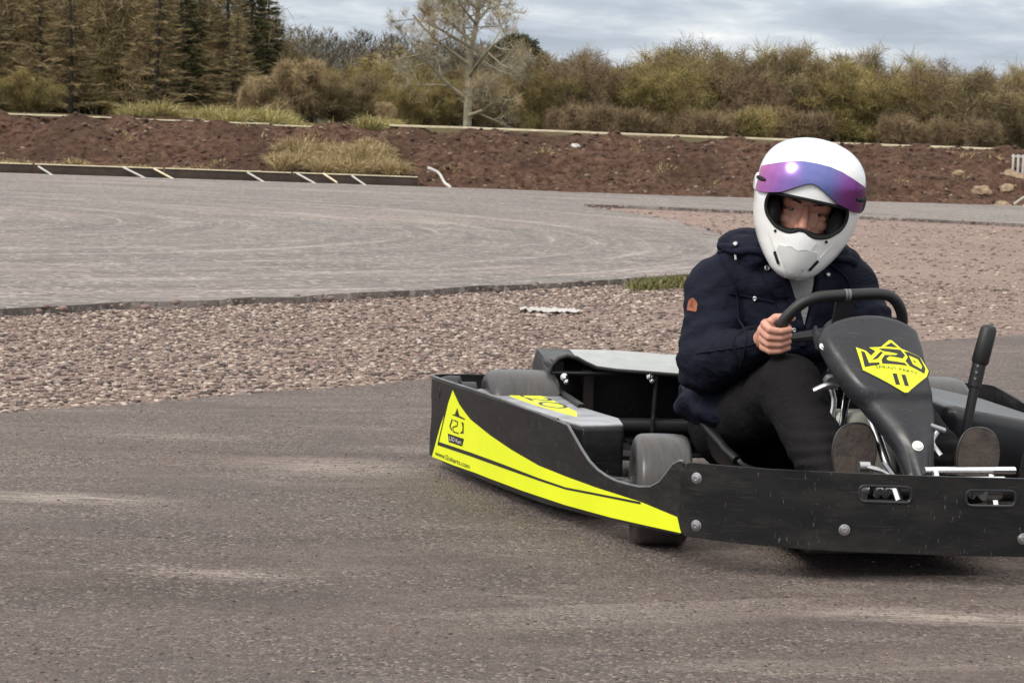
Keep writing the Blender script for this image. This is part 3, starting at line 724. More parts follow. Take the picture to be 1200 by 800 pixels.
s = branch_tree(79, 1.1, 9, .9, 2, (6, 4), .55, .2, .05, .025)
P['bush'] = (segs_mesh('bush_stems', s, 0, M['bark_olive']), twig_mesh('bush_crown', s, 1, 16, .3, .013, RD + BR[:2], .4, .7, 0, .4, .14))
s = branch_tree(81, 1.1, 9, .9, 2, (6, 4), .55, .2, .05, .025)
P['olivebush'] = (segs_mesh('bush_stems', s, 0, M['bark_olive']), twig_mesh('bush_crown', s, 1, 16, .3, .013, OL, .4, .7, 0, .4, .14))
def conifer(seed, H, base, rad, gap, per, cols, droop, W=.03, L=.3, taper=1.0, bark='bark_dark', tr=.11):
    rnd = random.Random(seed); mb = MB(); bend_ = [rnd.gauss(0, .05) for _ in range(3)]
    ax = lambda z: Vector((bend_[0] * math.sin(z * .7), bend_[1] * math.sin(z * .6 + 1), z))
    mb.tube([ax(H * k / 10) - Vector((0, 0, .08 if k == 0 else 0)) for k in range(11)], [tr * (1 - .9 * k / 10) + .01 for k in range(11)], 7)
    B = []; D = []; z = base
    while z < H - .1:
        t = (z - base) / (H - base); n = rnd.randint(4, 7); a0 = rnd.random() * 6.28
        for k in range(n):
            a = a0 + 6.283 * k / n + rnd.gauss(0, .25); Lb = rad * ((1 - t) ** taper * .92 + .06) * (.55 + .6 * rnd.random())
            pts = []; m = 6; zj = z + rnd.uniform(-.16, .16); dj = droop + rnd.gauss(0, .12)
            for j in range(m + 1):
                u = j / m; pts.append(ax(zj) + Vector((math.cos(a) * Lb * u, math.sin(a) * Lb * u, -dj * Lb * u * (1 - .35 * u) + .12 * Lb * u * u)))
            mb.tube(pts[:-1], [.010 * (1 - .8 * j / m) + .003 for j in range(m)], 4)
            for j in range(int(per * Lb / rad * 2) + 3):
                u = .25 + .75 * rnd.random(); i = min(int(u * m), m - 1); p = pts[i].lerp(pts[i + 1], u * m - i); B.append(p)
                dr = (pts[i + 1] - pts[i]).normalized(); sd_ = Vector((-dr.y, dr.x, 0)) * rnd.choice((-1, 1)) * rnd.uniform(.3, 1.1)
                D.append(dr + sd_ + Vector((0, 0, rnd.gauss(-.12, .22))))
        z += gap * (.7 + .6 * rnd.random())
    mb2 = new_mesh('conifer_trunk', mb.v, mb.f, [M[bark]]); smooth_mesh(mb2, 80)
    B = np.array([b[:] for b in B]); D = np.array([d[:] for d in D]); n = len(B)
    key = (np.floor(B[:, 2] / .4).astype(int) * 31 + np.floor(np.arctan2(B[:, 1], B[:, 0]) * 1.2).astype(int) * 17) % 97
    base_ = np.array(cols)[key % len(cols)] * (.7 + .6 * (key * 37 % 101) / 101.)[:, None]
    me = slivers('conifer_crown', B, D, L * (.5 + rng.random(n)), W * (.6 + .8 * rng.random(n)), .75 * base_ + .5 * tints(n, cols, .3), M['twig'], -.2)
    return mb2, me
P['larch'] = conifer(5, 8.2, .7, 1.7, .17, 34, LA, .2, .024, .36)
P['larch2'] = conifer(6, 7.8, .5, 1.9, .17, 36, LA, .28, .024, .36)
P['spruce'] = conifer(7, 7.6, .9, 1.6, .2, 42, GR, .32, .042, .3)
P['spruce2'] = conifer(8, 8.8, 1.1, 1.5, .2, 42, GR, .25, .042, .3)
P['greenlarch'] = conifer(9, 3.5, .3, 1.5, .17, 26, OL, .2, .024, .3)
s = branch_tree(99, 2.6, 1, .05, 3, (9, 6, 5), .45, .07, .02, .09)
P['pine'] = (segs_mesh('pine_trunk', s, 0, M['bark_dark']), None)
B = []; D = []
for _ in range(5200):
    v = Vector((random.gauss(0, 1), random.gauss(0, 1), random.gauss(0, 1))).normalized() * (.55 + .45 * random.random()); c = random.choice([(-.55, 0, -.15, .75), (.35, .1, .1, .85), (.9, 0, -.35, .6), (-.1, -.2, .3, .7), (-1.0, 0, -.4, .45), (.2, 0, -.5, .9)])
    B.append((v.x * c[3] + c[0], v.y * c[3] + c[1], v.z * c[3] * .62 + c[2] + 3.7)); D.append((v.x + random.gauss(0, .5), v.y + random.gauss(0, .5), v.z + random.gauss(0, .4)))
B = np.array(B); D = np.array(D)
P['pine'] = (P['pine'][0], slivers('pine_crown', B, D, .14 + .2 * rng.random(len(B)), .035 + .03 * rng.random(len(B)), tints(len(B), [(.045, .052, .026), (.03, .036, .02), (.075, .078, .04), (.1, .09, .045)], .3), M['twig'], 0))
# the big bare tree: trunk with forking limbs, pale twigs fanned upwards
sb = branch_tree(24, 7.8, 1, .04, 5, (13, 6, 5, 4, 3), .52, .11, .05, .19, 0, .1, .53)
P['bare'] = (segs_mesh('bare_tree_limbs', sb, 3, M['bark_pale'], 6), twig_mesh('bare_tree_twigs', sb, 4, 1, .34, .011, PALE + TAN, .25, .35))
seq = {}
def plant(kind, name, x, y, sc, rz, label, cat='tree', group=None, z=None, names=('trunk', 'crown'), sx=1.0):
    o = empty(name, (x, y, .74 if z is None else z), rz); o.scale = (sc * sx, sc * sx, sc); tag(o, label, cat, group)
    for nm, me in zip(names, P[kind]):
        if me is None: continue
        c = bpy.data.objects.new(nm, me); COL.objects.link(c); c.parent = o
    return o
def X(px, y): return (px - 600) / 2800 * y
plant('bare', 'bare_tree', X(539, 93), 93, .94, 2.1, 'tall pale bare tree forking above the bank, its top out of the frame')
lab = [('larch', -25, 114, 1.0, 'brown larch at the left edge of the photo'), ('larch', 8, 128, .8, 'pale larch top behind the leftmost larch'), ('larch2', 38, 112, 1.05, 'dark trunked larch, second tree from the left edge'),
  ('larch', 74, 108, 1.08, 'larch with the straight dark trunk running to the bank board'), ('larch2', 108, 118, 1.1, 'brown larch right of the straight dark trunk'), ('larch', 140, 120, 1.0, 'hazy brown larch in the middle of the left wood'),
  ('larch2', 176, 107, 1.06, 'larch with a slightly leaning trunk left of the dry crest grass'), ('spruce2', 204, 112, 1.0, 'dark green spruce standing over the left end of the crest grass'), ('larch', 226, 116, 1.12, 'larch with thin open top between two dark spruces'),
  ('larch2', 258, 110, 1.0, 'brown larch standing between the dark spruces'), ('spruce2', 282, 113, .95, 'tallest dark spruce beside the gap of sky'), ('spruce', 303, 116, .93, 'dark spruce at the right end of the clump, next to the open sky'), ('larch2', 268, 106, .62, 'short light brown larch in front of the dark spruces'),
  ('greenlarch', 425, 108, 1.0, 'low olive conifer left of the big bare tree'), ('greenlarch', 458, 112, 1.08, 'olive conifer just left of the big bare tree'), ('greenlarch', 395, 118, .8, 'small olive conifer furthest left of the three by the bare tree')]
for k, px, y, sc, lb in lab: plant(k, 'conifer', X(px, y), y, sc, random.random() * 6.28, lb, 'tree', 'conifers behind the bank')
plant('pine', 'pine', X(592, 128), 128, 1.14, .4, 'round dark pine crown rising behind the hedge right of the bare tree')
plant('pine', 'pine', X(729, 150), 150, .92, 2.4, 'small dark pine top poking over the hedge', 'tree')
plant('tan', 'sapling', X(338, 100), 100, 1.0, .3, 'pale tan sapling standing right of the spruce clump')
plant('tan', 'sapling', X(282, 99), 99, .72, 1.9, 'small tan sapling in front of the dark spruces')
plant('tan', 'sapling', X(700, 104), 104, .62, 2.9, 'small pale stemmed sapling in the hedge right of the bare tree')
plant('tan', 'sapling', X(448, 62), 62, .27, 4.0, 'tiny tan sapling on the bank top above the straw grass')
def zone(px):
    return ('behind the left conifers' if px < 330 else 'between the spruces and the bare tree' if px < 500 else 'beside the big bare tree' if px < 660 else 'between the bare tree and the helmet' if px < 860 else 'above the driver helmet' if px < 1010 else 'above the right end of the bank')
word = dict(olive='olive', olive2='mossy olive', brown='brown', brown2='dull brown', russet='russet', wispy='thin topped')
def hedge(px, y, k, sc, rowname, nm='hedgerow_tree'):
    plant(k, nm, X(px, y), y, sc, random.random() * 6.28, f'{word[k]} scrub tree in the {rowname} {zone(px)}', 'tree', f'{word[k]} trees in the {rowname} {zone(px)}', sx=random.uniform(.95, 1.25))
prof = lambda px: np.interp(px, [380, 480, 560, 640, 700, 760, 850, 950, 1000, 1080, 1150, 1260], [.72, .78, .84, .88, .88, 1.0, 1.0, 1.1, 1.0, .88, 1.02, .95])
kinds = ['brown', 'olive', 'olive2', 'brown2', 'olive', 'russet', 'olive2', 'brown']
px = 372; i = 0
while px < 1270:
    hedge(px, random.uniform(98, 106), kinds[(i * 3 + (px > 560 and px < 720)) % 8] if not 560 < px < 720 else random.choice(['russet', 'brown', 'brown2', 'olive']), prof(px) * random.uniform(.78, 1.06), 'front hedge row'); px += random.uniform(26, 40); i += 1
px = 360
while px < 1290:
    hedge(px, random.uniform(112, 122), random.choice(['wispy', 'brown', 'wispy', 'wispy', 'olive2', 'wispy']), prof(px) * 1.15 * random.uniform(.88, 1.16), 'rear hedge row'); px += random.uniform(34, 52)
for px in range(-40, 350, 27):
    hedge(px + random.uniform(-8, 8), random.uniform(118, 126), random.choice(['brown', 'brown2', 'brown2', 'olive']), random.uniform(1.5, 2.1) if px < 250 else random.uniform(.9, 1.3), 'undergrowth row')
for px in range(-30, 60, 58):
    hedge(px + random.uniform(-8, 8), random.uniform(97, 103), random.choice(['olive', 'brown', 'olive2']), random.uniform(.45, .8), 'low thicket')
px = -10
while px < 1260:
    if px > 500 and random.random() < .45 and not 480 < px < 600:
        k = 'bush' if 430 < px < 800 and random.random() < .75 else random.choice(['bush', 'olivebush', 'olivebush'])
        lb = ('reddish' if k == 'bush' else 'olive') + ' low bush at the foot of the trees ' + zone(px)
        plant(k, 'bush', X(px, 92), random.uniform(88, 94), random.uniform(.7, 1.15), random.random() * 6.28, lb, 'bush', ('reddish' if k == 'bush' else 'olive') + ' bushes ' + zone(px), names=('stems', 'crown'))
    px += random.uniform(30, 46)
# far wooded hill
def hill_z(x, y):
    k = min(max((y - 190) / 70, 0), 1); k = k * k * (3 - 2 * k)
    return .7 + k * (np.interp(x, [-140, -60, -25, -8, 4, 14, 40, 60, 110], [5, 5.2, 4.7, 3.9, 2.6, 1.6, 1.2, 2.0, 3.2]) + .6 * mnoise.noise(Vector((x * .06, y * .03, 2))))
hx = np.linspace(-150, 150, 101); hy = np.linspace(180, 330, 31)
V = [(x, y, hill_z(x, y) - .3) for x in hx for y in hy]
F = [(i * 31 + j, (i + 1) * 31 + j, (i + 1) * 31 + j + 1, i * 31 + j + 1) for i in range(100) for j in range(30)]
M['hill'] = simple('far_hill_scrub', (.055, .047, .03), .95, var=.4, vscale=.2)
hl = put('hill', new_mesh('hill', V, F, [M['hill']]), angle=180); tag(hl, 'far wooded hillside beyond the trees', kind='structure')
B = []; D = []; T = []
for t in range(860):
    y = random.uniform(195, 275); x = random.uniform(-.42, .42) * y; h = random.uniform(3.6, 6.2) * (1 if x < 6 else .8); rad = h * random.uniform(.3, .42)
    c = np.array(random.choice([(.12, .098, .066), (.1, .075, .053), (.14, .11, .075), (.085, .08, .052), (.11, .1, .07)])) * random.uniform(.75, 1.25); z0 = hill_z(x, y)
    m = 420; a = rng.random(m) * 6.283; u = rng.random(m) ** .6; zz = rng.random(m)
    rr = rad * np.sin(np.pi * np.clip(zz * .9 + .1, 0, 1)) ** .6 * np.sqrt(rng.random(m))
    B.append(np.stack([x + rr * np.cos(a), y + rr * np.sin(a), z0 + .2 + h * .88 * zz], 1)); D.append(np.stack([np.cos(a) * .5 + .3 * rng.normal(size=m), np.sin(a) * .5, .35 + .7 * rng.random(m)], 1)); T.append(c[None] * (1 + .5 * (rng.random((m, 1)) - .5)))
B = np.vstack(B); D = np.vstack(D); T = np.vstack(T)
fw_ = put('far_wood', slivers('far_wood', B, D, .35 + .5 * rng.random(len(B)), .035 + .05 * rng.random(len(B)), T, M['twig'], .2), angle=0)
tag(fw_, 'brown leafless wood covering the far hillside', kind='stuff')

# ================================================================== THE KART  (local: -y forward, x across, z up)
KLOC, KROT = (.575, 6.53, .004), R(10)
kart = empty('go_kart', KLOC, KROT)
tag(kart, 'black and yellow electric go kart turning towards the photographer', 'go kart')
CX = .045
# --- side pod on the image left -------------------------------------------------
A = np.array([-.432, -1.35]); B_ = np.array([-.77, .15]); e_ = (B_ - A) / np.linalg.norm(B_ - A); LP = np.linalg.norm(B_ - A)
def pod_path(mirror=False):
    P_ = []
    for k in range(41):
        s = LP * k / 40; q = A + e_ * s + np.array([-e_[1], e_[0]]) * .03 * math.sin(math.pi * min(1, s / LP * .96))
        P_.append(q)
    th = math.atan2(e_[1], e_[0]); r = .075; c = P_[-1] + np.array([e_[1], -e_[0]]) * r
    for k in range(1, 13):
        g = th - (th) * k / 12; P_.append(c + r * np.array([-math.sin(g), math.cos(g)]))
    P_.append(np.array([CX, P_[-1][1]]))
    if mirror: P_ = [np.array([2 * CX - q[0] + .0, q[1]]) for q in P_]
    return P_
pm = path_map(pod_path())
ztilt = lambda s, z: z + .010 * math.sin(math.pi * min(1, max(0, s / LP)))
def podmap(s, z):
    (x, y), (nx, ny) = pm(s); return (x, y, ztilt(s, z)), (nx, ny, 0)
top_ = [(.012, .236), (.03, .234), (.056, .222), (.085, .196), (.112, .174), (.153, .156), (.205, .147), (.25, .144), (.308, .142), (.36, .145), (.41, .153), (.452, .166), (.49, .185), (.53, .208), (.575, .234), (.66, .237), (.761, .24), (.98, .246), (1.215, .249), (1.37, .25), (1.5, .251), (1.6, .252), (pm.L - .005, .252)]
bot_ = [(pm.L - .005, .06), (1.66, .045), (1.533, .033), (1.4, .028), (1.256, .026), (.959, .024), (.688, .027), (.439, .041), (.21, .058), (.012, .076)]
hole = [(1.565 + .022 * math.cos(g), .145 + .055 * math.sin(g)) for g in np.linspace(0, 6.283, 17)[:-1]]
cuts = list(np.arange(.03, pm.L, .03))
def plate(name, loops, fn, th, mat, parent, off=0.0, cuts_=cuts, angle=40):
    V, F = bend(fill2d(loops, cuts_), fn, th, off); mb = MB(); mb.add(V, F); return mb.build(name, mat, parent, angle)
pod = plate('side_pod', [top_ + bot_, hole], podmap, .007, M['plastic'], kart)
mb = MB()
for k in range(len(top_) - 1):      # worn bright edge of the plate
    pass
edge = dense([top_[i] for i in range(len(top_))], .02)[:-30]
E_ = [Vector(podmap(*q)[0]) - Vector(podmap(*q)[1]) * .0035 for q in edge if q[0] < 1.62 and q[1] > .1]
mb.tube(E_, .0037, 8); mb.build('pod_rim', M['rim'], pod)
# decal
ytop = [(1.362, .232), (1.335, .217), (1.303, .2), (1.255, .184), (1.208, .17), (1.051, .146), (.902, .129), (.728, .1145), (.569, .112), (.411, .112), (.188, .1165), (.024, .1125)]
ybot = [(.004, .081), (.155, .069), (.329, .056), (.563, .044), (.816, .038), (1.053, .036), (1.159, .036), (1.319, .033), (1.525, .0325)]
dec = plate('yellow_decal', [ytop + ybot + [(1.456, .128), (1.44, .144)]], podmap, .0007, M['yellow'], pod, .0011)
mb = MB()
def ink(poly, off=.0019, mi=0):
    V, F = bend(fill2d([poly], cuts), podmap, .0005, off); mb.add(V, F, mi)
ink([(1.471, .0805), (1.2, .0845), (.965, .0855), (.725, .0845), (.566, .0865), (.188, .1165), (.188, .1115), (.566, .0815), (.724, .0785), (.964, .076), (1.199, .0745), (1.477, .0705)])
ink([(1.378, .223), (1.4, .2), (1.476, .0725), (1.469, .0725), (1.392, .2), (1.370, .2235)])
ink([(1.316, .189), (1.297, .1705), (1.25, .1675), (1.252, .1645), (1.353, .166), (1.353, .1685), (1.334, .1695)])
ink([(1.358, .156), (1.351, .153), (1.368, .134), (1.352, .127), (1.358, .123), (1.378, .133)])
ink([(1.277, .156), (1.259, .155), (1.257, .128), (1.284, .124), (1.284, .127), (1.268, .132), (1.266, .144)])
for a, c in (((1.342, .1535), (1.308, .1525)), ((1.308, .1525), (1.312, .1415)), ((1.312, .1415), (1.347, .134)), ((1.347, .134), (1.343, .1225)), ((1.343, .1225), (1.299, .1225))):
    d = np.array(c) - np.array(a); d /= np.linalg.norm(d); nn_ = np.array([-d[1], d[0]]) * .0016 * (1 if abs(d[1]) < .5 else 1.6)
    ink([tuple(np.array(a) + nn_ - d * .001), tuple(np.array(c) + nn_ + d * .001), tuple(np.array(c) - nn_ + d * .001), tuple(np.array(a) - nn_ - d * .001)])
ink([(1.388, .1125), (1.252, .1135), (1.265, .092), (1.378, .0905)])
# text runs against s (left to right in the picture is towards smaller s)
def podtext(body, s0, z0, h, wdt, slope, mi, off):
    v, f = text2d(body, h, wdt)
    stick(mb, [(s0 - x, z0 + slope * x + z) for x, z in v], [q[::-1] for q in f], podmap, off, mi)
podtext('L2O Kart', 1.372, .0965, .011, .102, .0, 1, .0026)
podtext('www.l2okarts.com', 1.494, .0405, .0135, .295, .0, 0, .0021)
mb.build('decal_lettering', [M['ink'], M['whiteink']], pod, 0)
# right hand pod, mirrored
pmR = path_map(pod_path(True))
def podmapR(s, z):
    (x, y), (nx, ny) = pmR(s); return (x, y, z), (-nx, -ny, 0)
podR = plate('side_pod', [[(.012, .236)] + [(.1, .2), (.2, .15), (.35, .145), (.45, .165), (.56, .22), (.66, .238), (.98, .246), (1.6, .252), (pm.L - .005, .252)] + bot_], podmapR, .007, M['plastic'], kart)
decR = plate('yellow_decal', [ytop + ybot + [(1.456, .128), (1.44, .144)]], podmapR, .0007, M['yellow'], podR, .0011)
# --- front bumper ----------------------------------------------------------------
fp = [(-.440, -1.343), (-.36, -1.405), (-.24, -1.468), (-.1, -1.505), (.05, -1.528), (.2, -1.54), (.33, -1.535), (.44, -1.497), (.53, -1.43), (.585, -1.345)]
fpp = [tuple(q) for q in catmull(fp, 10)]
fm = path_map(fpp[::-1])            # runs right to left so that its normal faces outward
def fmap(s, z):
    (x, y), (nx, ny) = fm(fm.L - s); return (x, y, z), (-nx, -ny, 0)
# check the side the normal points to: it must face forward (-y)
if fmap(fm.L / 2, .1)[1][1] > 0:
    fmap = lambda s, z: ((fm(fm.L - s)[0][0], fm(fm.L - s)[0][1], z), (fm(fm.L - s)[1][0], fm(fm.L - s)[1][1], 0))
LF = fm.L
def s_of_x(x): 
    P_ = np.array(fpp); d = np.concatenate([[0], np.cumsum(np.linalg.norm(np.diff(P_, axis=0), axis=1))]); return float(np.interp(x, P_[:, 0], d))
sl_ = lambda x0, x1, z0, z1: rounded([(s_of_x(x0), z0), (s_of_x(x1), z0), (s_of_x(x1), z1), (s_of_x(x0), z1)], .014, 5)
S1 = sl_(-.090, .02, .180, .214); S2 = sl_(.137, .246, .177, .211)
out = rounded([(.004, .076), (LF * .3, .072), (LF * .7, .068), (LF - .004, .074), (LF - .004, .232), (LF * .6, .238), (LF * .3, .24), (.004, .238)], [.03, 0, 0, .03, .03, 0, 0, .03], 6)
bumper = plate('front_bumper', [out, S1, S2], fmap, .009, M['plastic'], kart, .005, list(np.arange(.02, LF, .025)))
for sl2 in (S1, S2):
    mb = MB(); mb.tube([Vector(fmap(*q)[0]) + Vector(fmap(*q)[1]) * .0045 for q in sl2], .0035, 8, closed=True); mb.build('slot_rim', M['fairing'], bumper)
for x, z in ((-.408, .206), (-.405, .103), (-.117, .118), (.267, .108), (.5, .2), (.5, .1)):
    mb = MB(); p, q = fmap(s_of_x(x), z); bolt(mb, Vector(p) + Vector(q) * .005, q, .0098); mb.build('bolt', M['steel'], bumper)
# --- chassis ---------------------------------------------------------------------
mb = MB()
for s in (-1, 1):
    mb.tube([(CX + s * .30, .12, .085), (CX + s * .30, -.5, .07), (CX + s * .2, -.95, .07), (CX + s * .17, -1.46, .085)], .016, 10, sub=5)
    mb.tube([(CX + s * .44, -1.33, .16), (CX + s * .3, -1.36, .1), (CX + s * .17, -1.40, .085)], .012, 8, sub=4)
    mb.tube([(CX + s * .30, -.15, .08), (CX + s * .62, -.12, .1), (CX + s * .7, -.12, .12)], .014, 8)
    mb.tube([(CX + s * .28, -.75, .08), (CX + s * .5, -.74, .1), (CX + s * .56, -.74, .12)], .014, 8)
mb.tube([(CX - .47, -1.05, .13), (CX + .47, -1.05, .13)], .017, 10); mb.tube([(CX - .3, -.55, .075), (CX + .3, -.55, .075)], .015, 8)
mb.tube([(CX - .3, .1, .085), (CX + .3, .1, .085)], .015, 8); mb.tube([(CX - .64, .0, .145), (CX + .64, .0, .145)], .02, 14)
chassis = mb.build('chassis_frame', M['frame'], kart)
mb = MB(); mb.box((CX, -.95, .055), (.44, .95, .006)); mb.build('floor_pan', M['plastic'], kart)
mb = MB()
mb.tube([(.135, -1.28, .214), (.36, -1.25, .212)], .0085, 10); mb.tube([(.17, -1.31, .197), (.32, -1.29, .196)], .008, 10)
mb.tube([(.3, -1.25, .213), (.31, -1.3, .09)], .008, 8); mb.tube([(.16, -1.28, .213), (.17, -1.34, .09)], .008, 8)
mb.build('front_bar', M['chrome'], chassis)
mb = MB(); mb.tube([(-.01, -1.28, .223), (.03, -1.3, .215), (.06, -1.31, .20)], .006, 8); mb.tube([(.03, -1.3, .234), (.065, -1.31, .19)], .006, 8); mb.lathe([(-.012, .011), (.012, .011)], (-.005, -1.28, .222), (1, 0, 0), 12)
mb.build('track_rod', M['steel'], chassis)
for xx in (-.02, .0, .175, .2, .222):
    mb = MB(); mb.tube([(xx, -1.44, .19), (xx + .012, -1.4, .2), (xx + .02, -1.36, .17)], .008, 8); mb.build('pedal_rod', M['steel'], chassis)
mb = MB(); mb.box((-.05, -1.4, .19), (.03, .03, .02)); mb.build('clamp', M['steel'], chassis)
mb = MB(); mb.lathe([(-.02, .02), (.02, .02)], (.235, -1.43, .192), (1, .2, 0), 14); mb.build('clamp', M['steel'], chassis)
# --- wheels ------------------------------------------------------------------------
def wheel(x, y, r, wd, yaw=0.0, rimr=.066):
    mb = MB(); a = wd / 2
    ax = (math.cos(yaw), math.sin(yaw), 0)
    mb.lathe([(-a * .75, .02), (-a * .75, rimr * .55), (-a * .55, rimr * .6), (-a * .8, rimr), (-a * .86, rimr * 1.02), (-a * .6, rimr * .9), (a * .6, rimr * .9), (a * .86, rimr * 1.02), (a * .8, rimr), (a * .55, rimr * .6), (a * .75, rimr * .55), (a * .75, .02)], (x, y, r), ax, 28)
    w_ = mb.build('wheel', M['steel'], kart)
    mb = MB()
    mb.lathe([(-a * .8, rimr), (-a * .97, rimr * 1.12), (-a, r * .74), (-a * .97, r * .88), (-a * .88, r * .955), (-a * .74, r * .987), (-a * .4, r * .998), (0, r), (a * .4, r * .998), (a * .74, r * .987), (a * .88, r * .955), (a * .97, r * .88), (a, r * .74), (a * .97, rimr * 1.12), (a * .8, rimr)], (x, y, r), ax, 64)
    mb.build('tyre', M['tyre'], w_, 50)
    for s in (-1, 1):
        mb = MB(); mb.lathe([(0, .03), (.02, .03), (.026, .02), (.045, .018), (.045, .0005)], (x + s * a * .72 * ax[0], y + s * a * .72 * ax[1], r), (s * ax[0], s * ax[1], 0), 16)
        mb.build('hub', M['frame'], w_)
    return w_
wheel(-.555, .0, .146, .195); wheel(.605, .0, .146, .195)
wheel(-.408, -1.03, .128, .128, R(-7)); wheel(.555, -1.03, .128, .128, R(-7))
# --- box cover inside the left pod ----------------------------------------------------
def prism(mb, poly, z0, z1, bev=.01, mi=0, dz=None):
    b = bmesh.new(); vs = [b.verts.new((p[0], p[1], z1 + (dz(p) if dz else 0))) for p in poly]; b.faces.new(vs)
    r_ = bmesh.ops.extrude_face_region(b, geom=b.faces[:]); bmesh.ops.recalc_face_normals(b, faces=b.faces[:])
    for v in [g for g in r_['geom'] if isinstance(g, bmesh.types.BMVert)]: v.co.z = z0
    bmesh.ops.recalc_face_normals(b, faces=b.faces[:])
    if bev: bmesh.ops.bevel(b, geom=[e for e in b.edges], offset=bev, segments=3, affect='EDGES', profile=.6)
    mb.bm(b, mi)
lid_poly = [(-.53, -.72), (-.42, -.69), (-.405, -.57), (-.465, -.3), (-.462, .02), (-.60, .07), (-.7, .03), (-.625, -.38)]
mb = MB(); prism(mb, lid_poly, .06, .229, .012); pb = mb.build('pod_box', M['plastic'], kart)
mb = MB(); top2 = [(p[0] * .985 - .008, p[1] * .985 - .004) for p in lid_poly]; prism(mb, top2, .226, .2335, .003); pc = mb.build('box_lid', M['cover'], pb)
mb = MB(); prism(mb, [(-.612, .03), (-.572, .045), (-.512, -.14), (-.492, -.46), (-.512, -.56), (-.575, -.32), (-.605, -.14)], .2337, .2347, 0); mb.build('yellow_decal', M['yellow'], pc)
mb = MB(); v, f = text2d('L2O', .055, .2)
lt = [(-.585 + .075 * z / .055 * .9 + .03 * x / .2, -.07 - x * 1.6, .2352) for x, z in v]; mb.add(lt, f); mb.build('lid_lettering', M['ink'], pc, 0)
mb = MB(); prism(mb, [(-.47, -.36), (-.452, -.355), (-.445, .01), (-.463, .0)], .2335, .243, .002); mb.build('lid_strip', M['plastic'], pc)
# right pod box, higher and glossy
rp = [(.33, -.86), (.42, -.9), (.66, -.885), (.69, -.6), (.69, -.22), (.4, -.22), (.345, -.5)]
mb = MB(); prism(mb, rp, .08, .302, .035, dz=lambda p: .012 - .06 * max(0, p[0] - .4) / .3 + .0 * p[1]); rb = mb.build('pod_box', M['gloss'], kart, 50)
tag(rb, 'taller glossy black box')
# --- engine cover behind the seat --------------------------------------------------
sec = [(-.49, .20), (-.488, .27), (-.478, .31), (-.46, .330), (-.437, .3375), (-.41, .332), (-.385, .319), (-.355, .3065), (-.30, .3), (-.226, .296), (-.106, .289), (.1, .284), (.3, .282), (.47, .282), (.54, .27), (.575, .23), (.58, .2)]
mb = MB(); V = []; 
for yb, dz_ in ((-.03, 0), (.05, .012), (.12, .024), (.20, .033)):
    for x, z in sec: q_ = min(1, (yb + .03) / .06); V.append((x, yb, z * (1 - q_) + min(z, .298) * q_ + (dz_ if z > .27 else dz_ * .6)))
n_ = len(sec); F = [(i * n_ + k, i * n_ + k + 1, (i + 1) * n_ + k + 1, (i + 1) * n_ + k) for i in range(3) for k in range(n_ - 1)]
mb.add(V, F); mb.mi = [1 if (f % (n_ - 1)) < 6 or (f % (n_ - 1)) > 12 else 0 for f in range(len(F))]; ec = mb.build('engine_cover', [M['alu'], M['plastic']], kart, 60)
md = ec.modifiers.new('thick', 'SOLIDIFY'); md.thickness = .004; md.offset = -1
mb = MB(); mb.box((.045, .19, .18), (1.03, .012, .26)); mb.box((.045, .08, .065), (1.03, .22, .01)); mb.box((-.476, .09, .19), (.01, .2, .24)); mb.box((.566, .09, .16), (.01, .2, .19))
mb.build('engine_bay', M['plastic'], ec)
mb = MB(); mb.tube([(x, -.032, z - .003) for x, z in sec], .006, 8); mb.tube([(-.485, -.02, .287), (-.4, -.02, .287), (-.3, -.02, .288)], .006, 8)
mb.build('cover_edge', M['ink'], ec)
mb = MB(); mb.tube([(-.185, -.025, .29), (-.19, -.02, .14), (-.192, -.01, .08)], .006, 8); mb.build('support_rod', M['fairing'], ec)
mb = MB(); mb.box((-.36, .06, .2), (.03, .05, .17)); mb.box((-.45, .05, .3), (.03, .06, .035)); rm = simple('rusty_engine_part', (.05, .034, .03), .7, var=.4); mb.build('mounting_bracket', rm, ec); mb = MB(); mb.lathe([(-.1, .06), (.12, .06)], (.1, .08, .17), (1, 0, 0), 24); mb.build('motor', rm, ec)
for x, z in ((-.443, .277), (-.205, .283), (.12, .272)):
    mb = MB(); bolt(mb, (x, -.034, z), (0, -1, .2), .0085); bolt(mb, (x + .006, -.034, z - .012), (0, -1, .2), .006); mb.build('bolt', M['chrome'], ec)
# rear bumper hardware seen behind the left tyre
mb = MB(); mb.lathe([(-.02, .04), (0, .045), (.03, .045), (.04, .02)], (-.735, .12, .215), (1, -.3, 0), 20); mb.lathe([(-.02, .05), (.02, .05)], (-.69, .06, .2), (1, 0, 0), 22); mb.build('bumper_mount', M['rubber'], kart)
# --- seat ---------------------------------------------------------------------------
path = [(-.66, .115), (-.58, .085), (-.45, .075), (-.32, .085), (-.22, .14), (-.16, .24), (-.12, .35), (-.10, .42)]
pp = catmull(path, 5); V = []; m_ = 21
for i, (y, z) in enumerate(pp):
    t = i / (len(pp) - 1); hw = np.interp(t, [0, .3, .55, .8, 1], [.16, .2, .215, .21, .15]); wing = np.interp(t, [0, .15, .4, .6, .8, 1], [.03, .09, .17, .17, .11, .03])
    a = pp[min(i + 1, len(pp) - 1)] - pp[max(i - 1, 0)]; a /= np.linalg.norm(a); up_ = np.array([-a[1], a[0]]) * (1)
    for k in range(m_):
        g = -1 + 2 * k / (m_ - 1); x = hw * math.copysign(abs(g) ** .8, g) * (1 - .08 * abs(g) ** 6); l = wing * abs(g) ** 3.2
        V.append((CX - .02 + x, y + up_[0] * l, z + up_[1] * l))
F = [(i * m_ + k, i * m_ + k + 1, (i + 1) * m_ + k + 1, (i + 1) * m_ + k) for i in range(len(pp) - 1) for k in range(m_ - 1)]
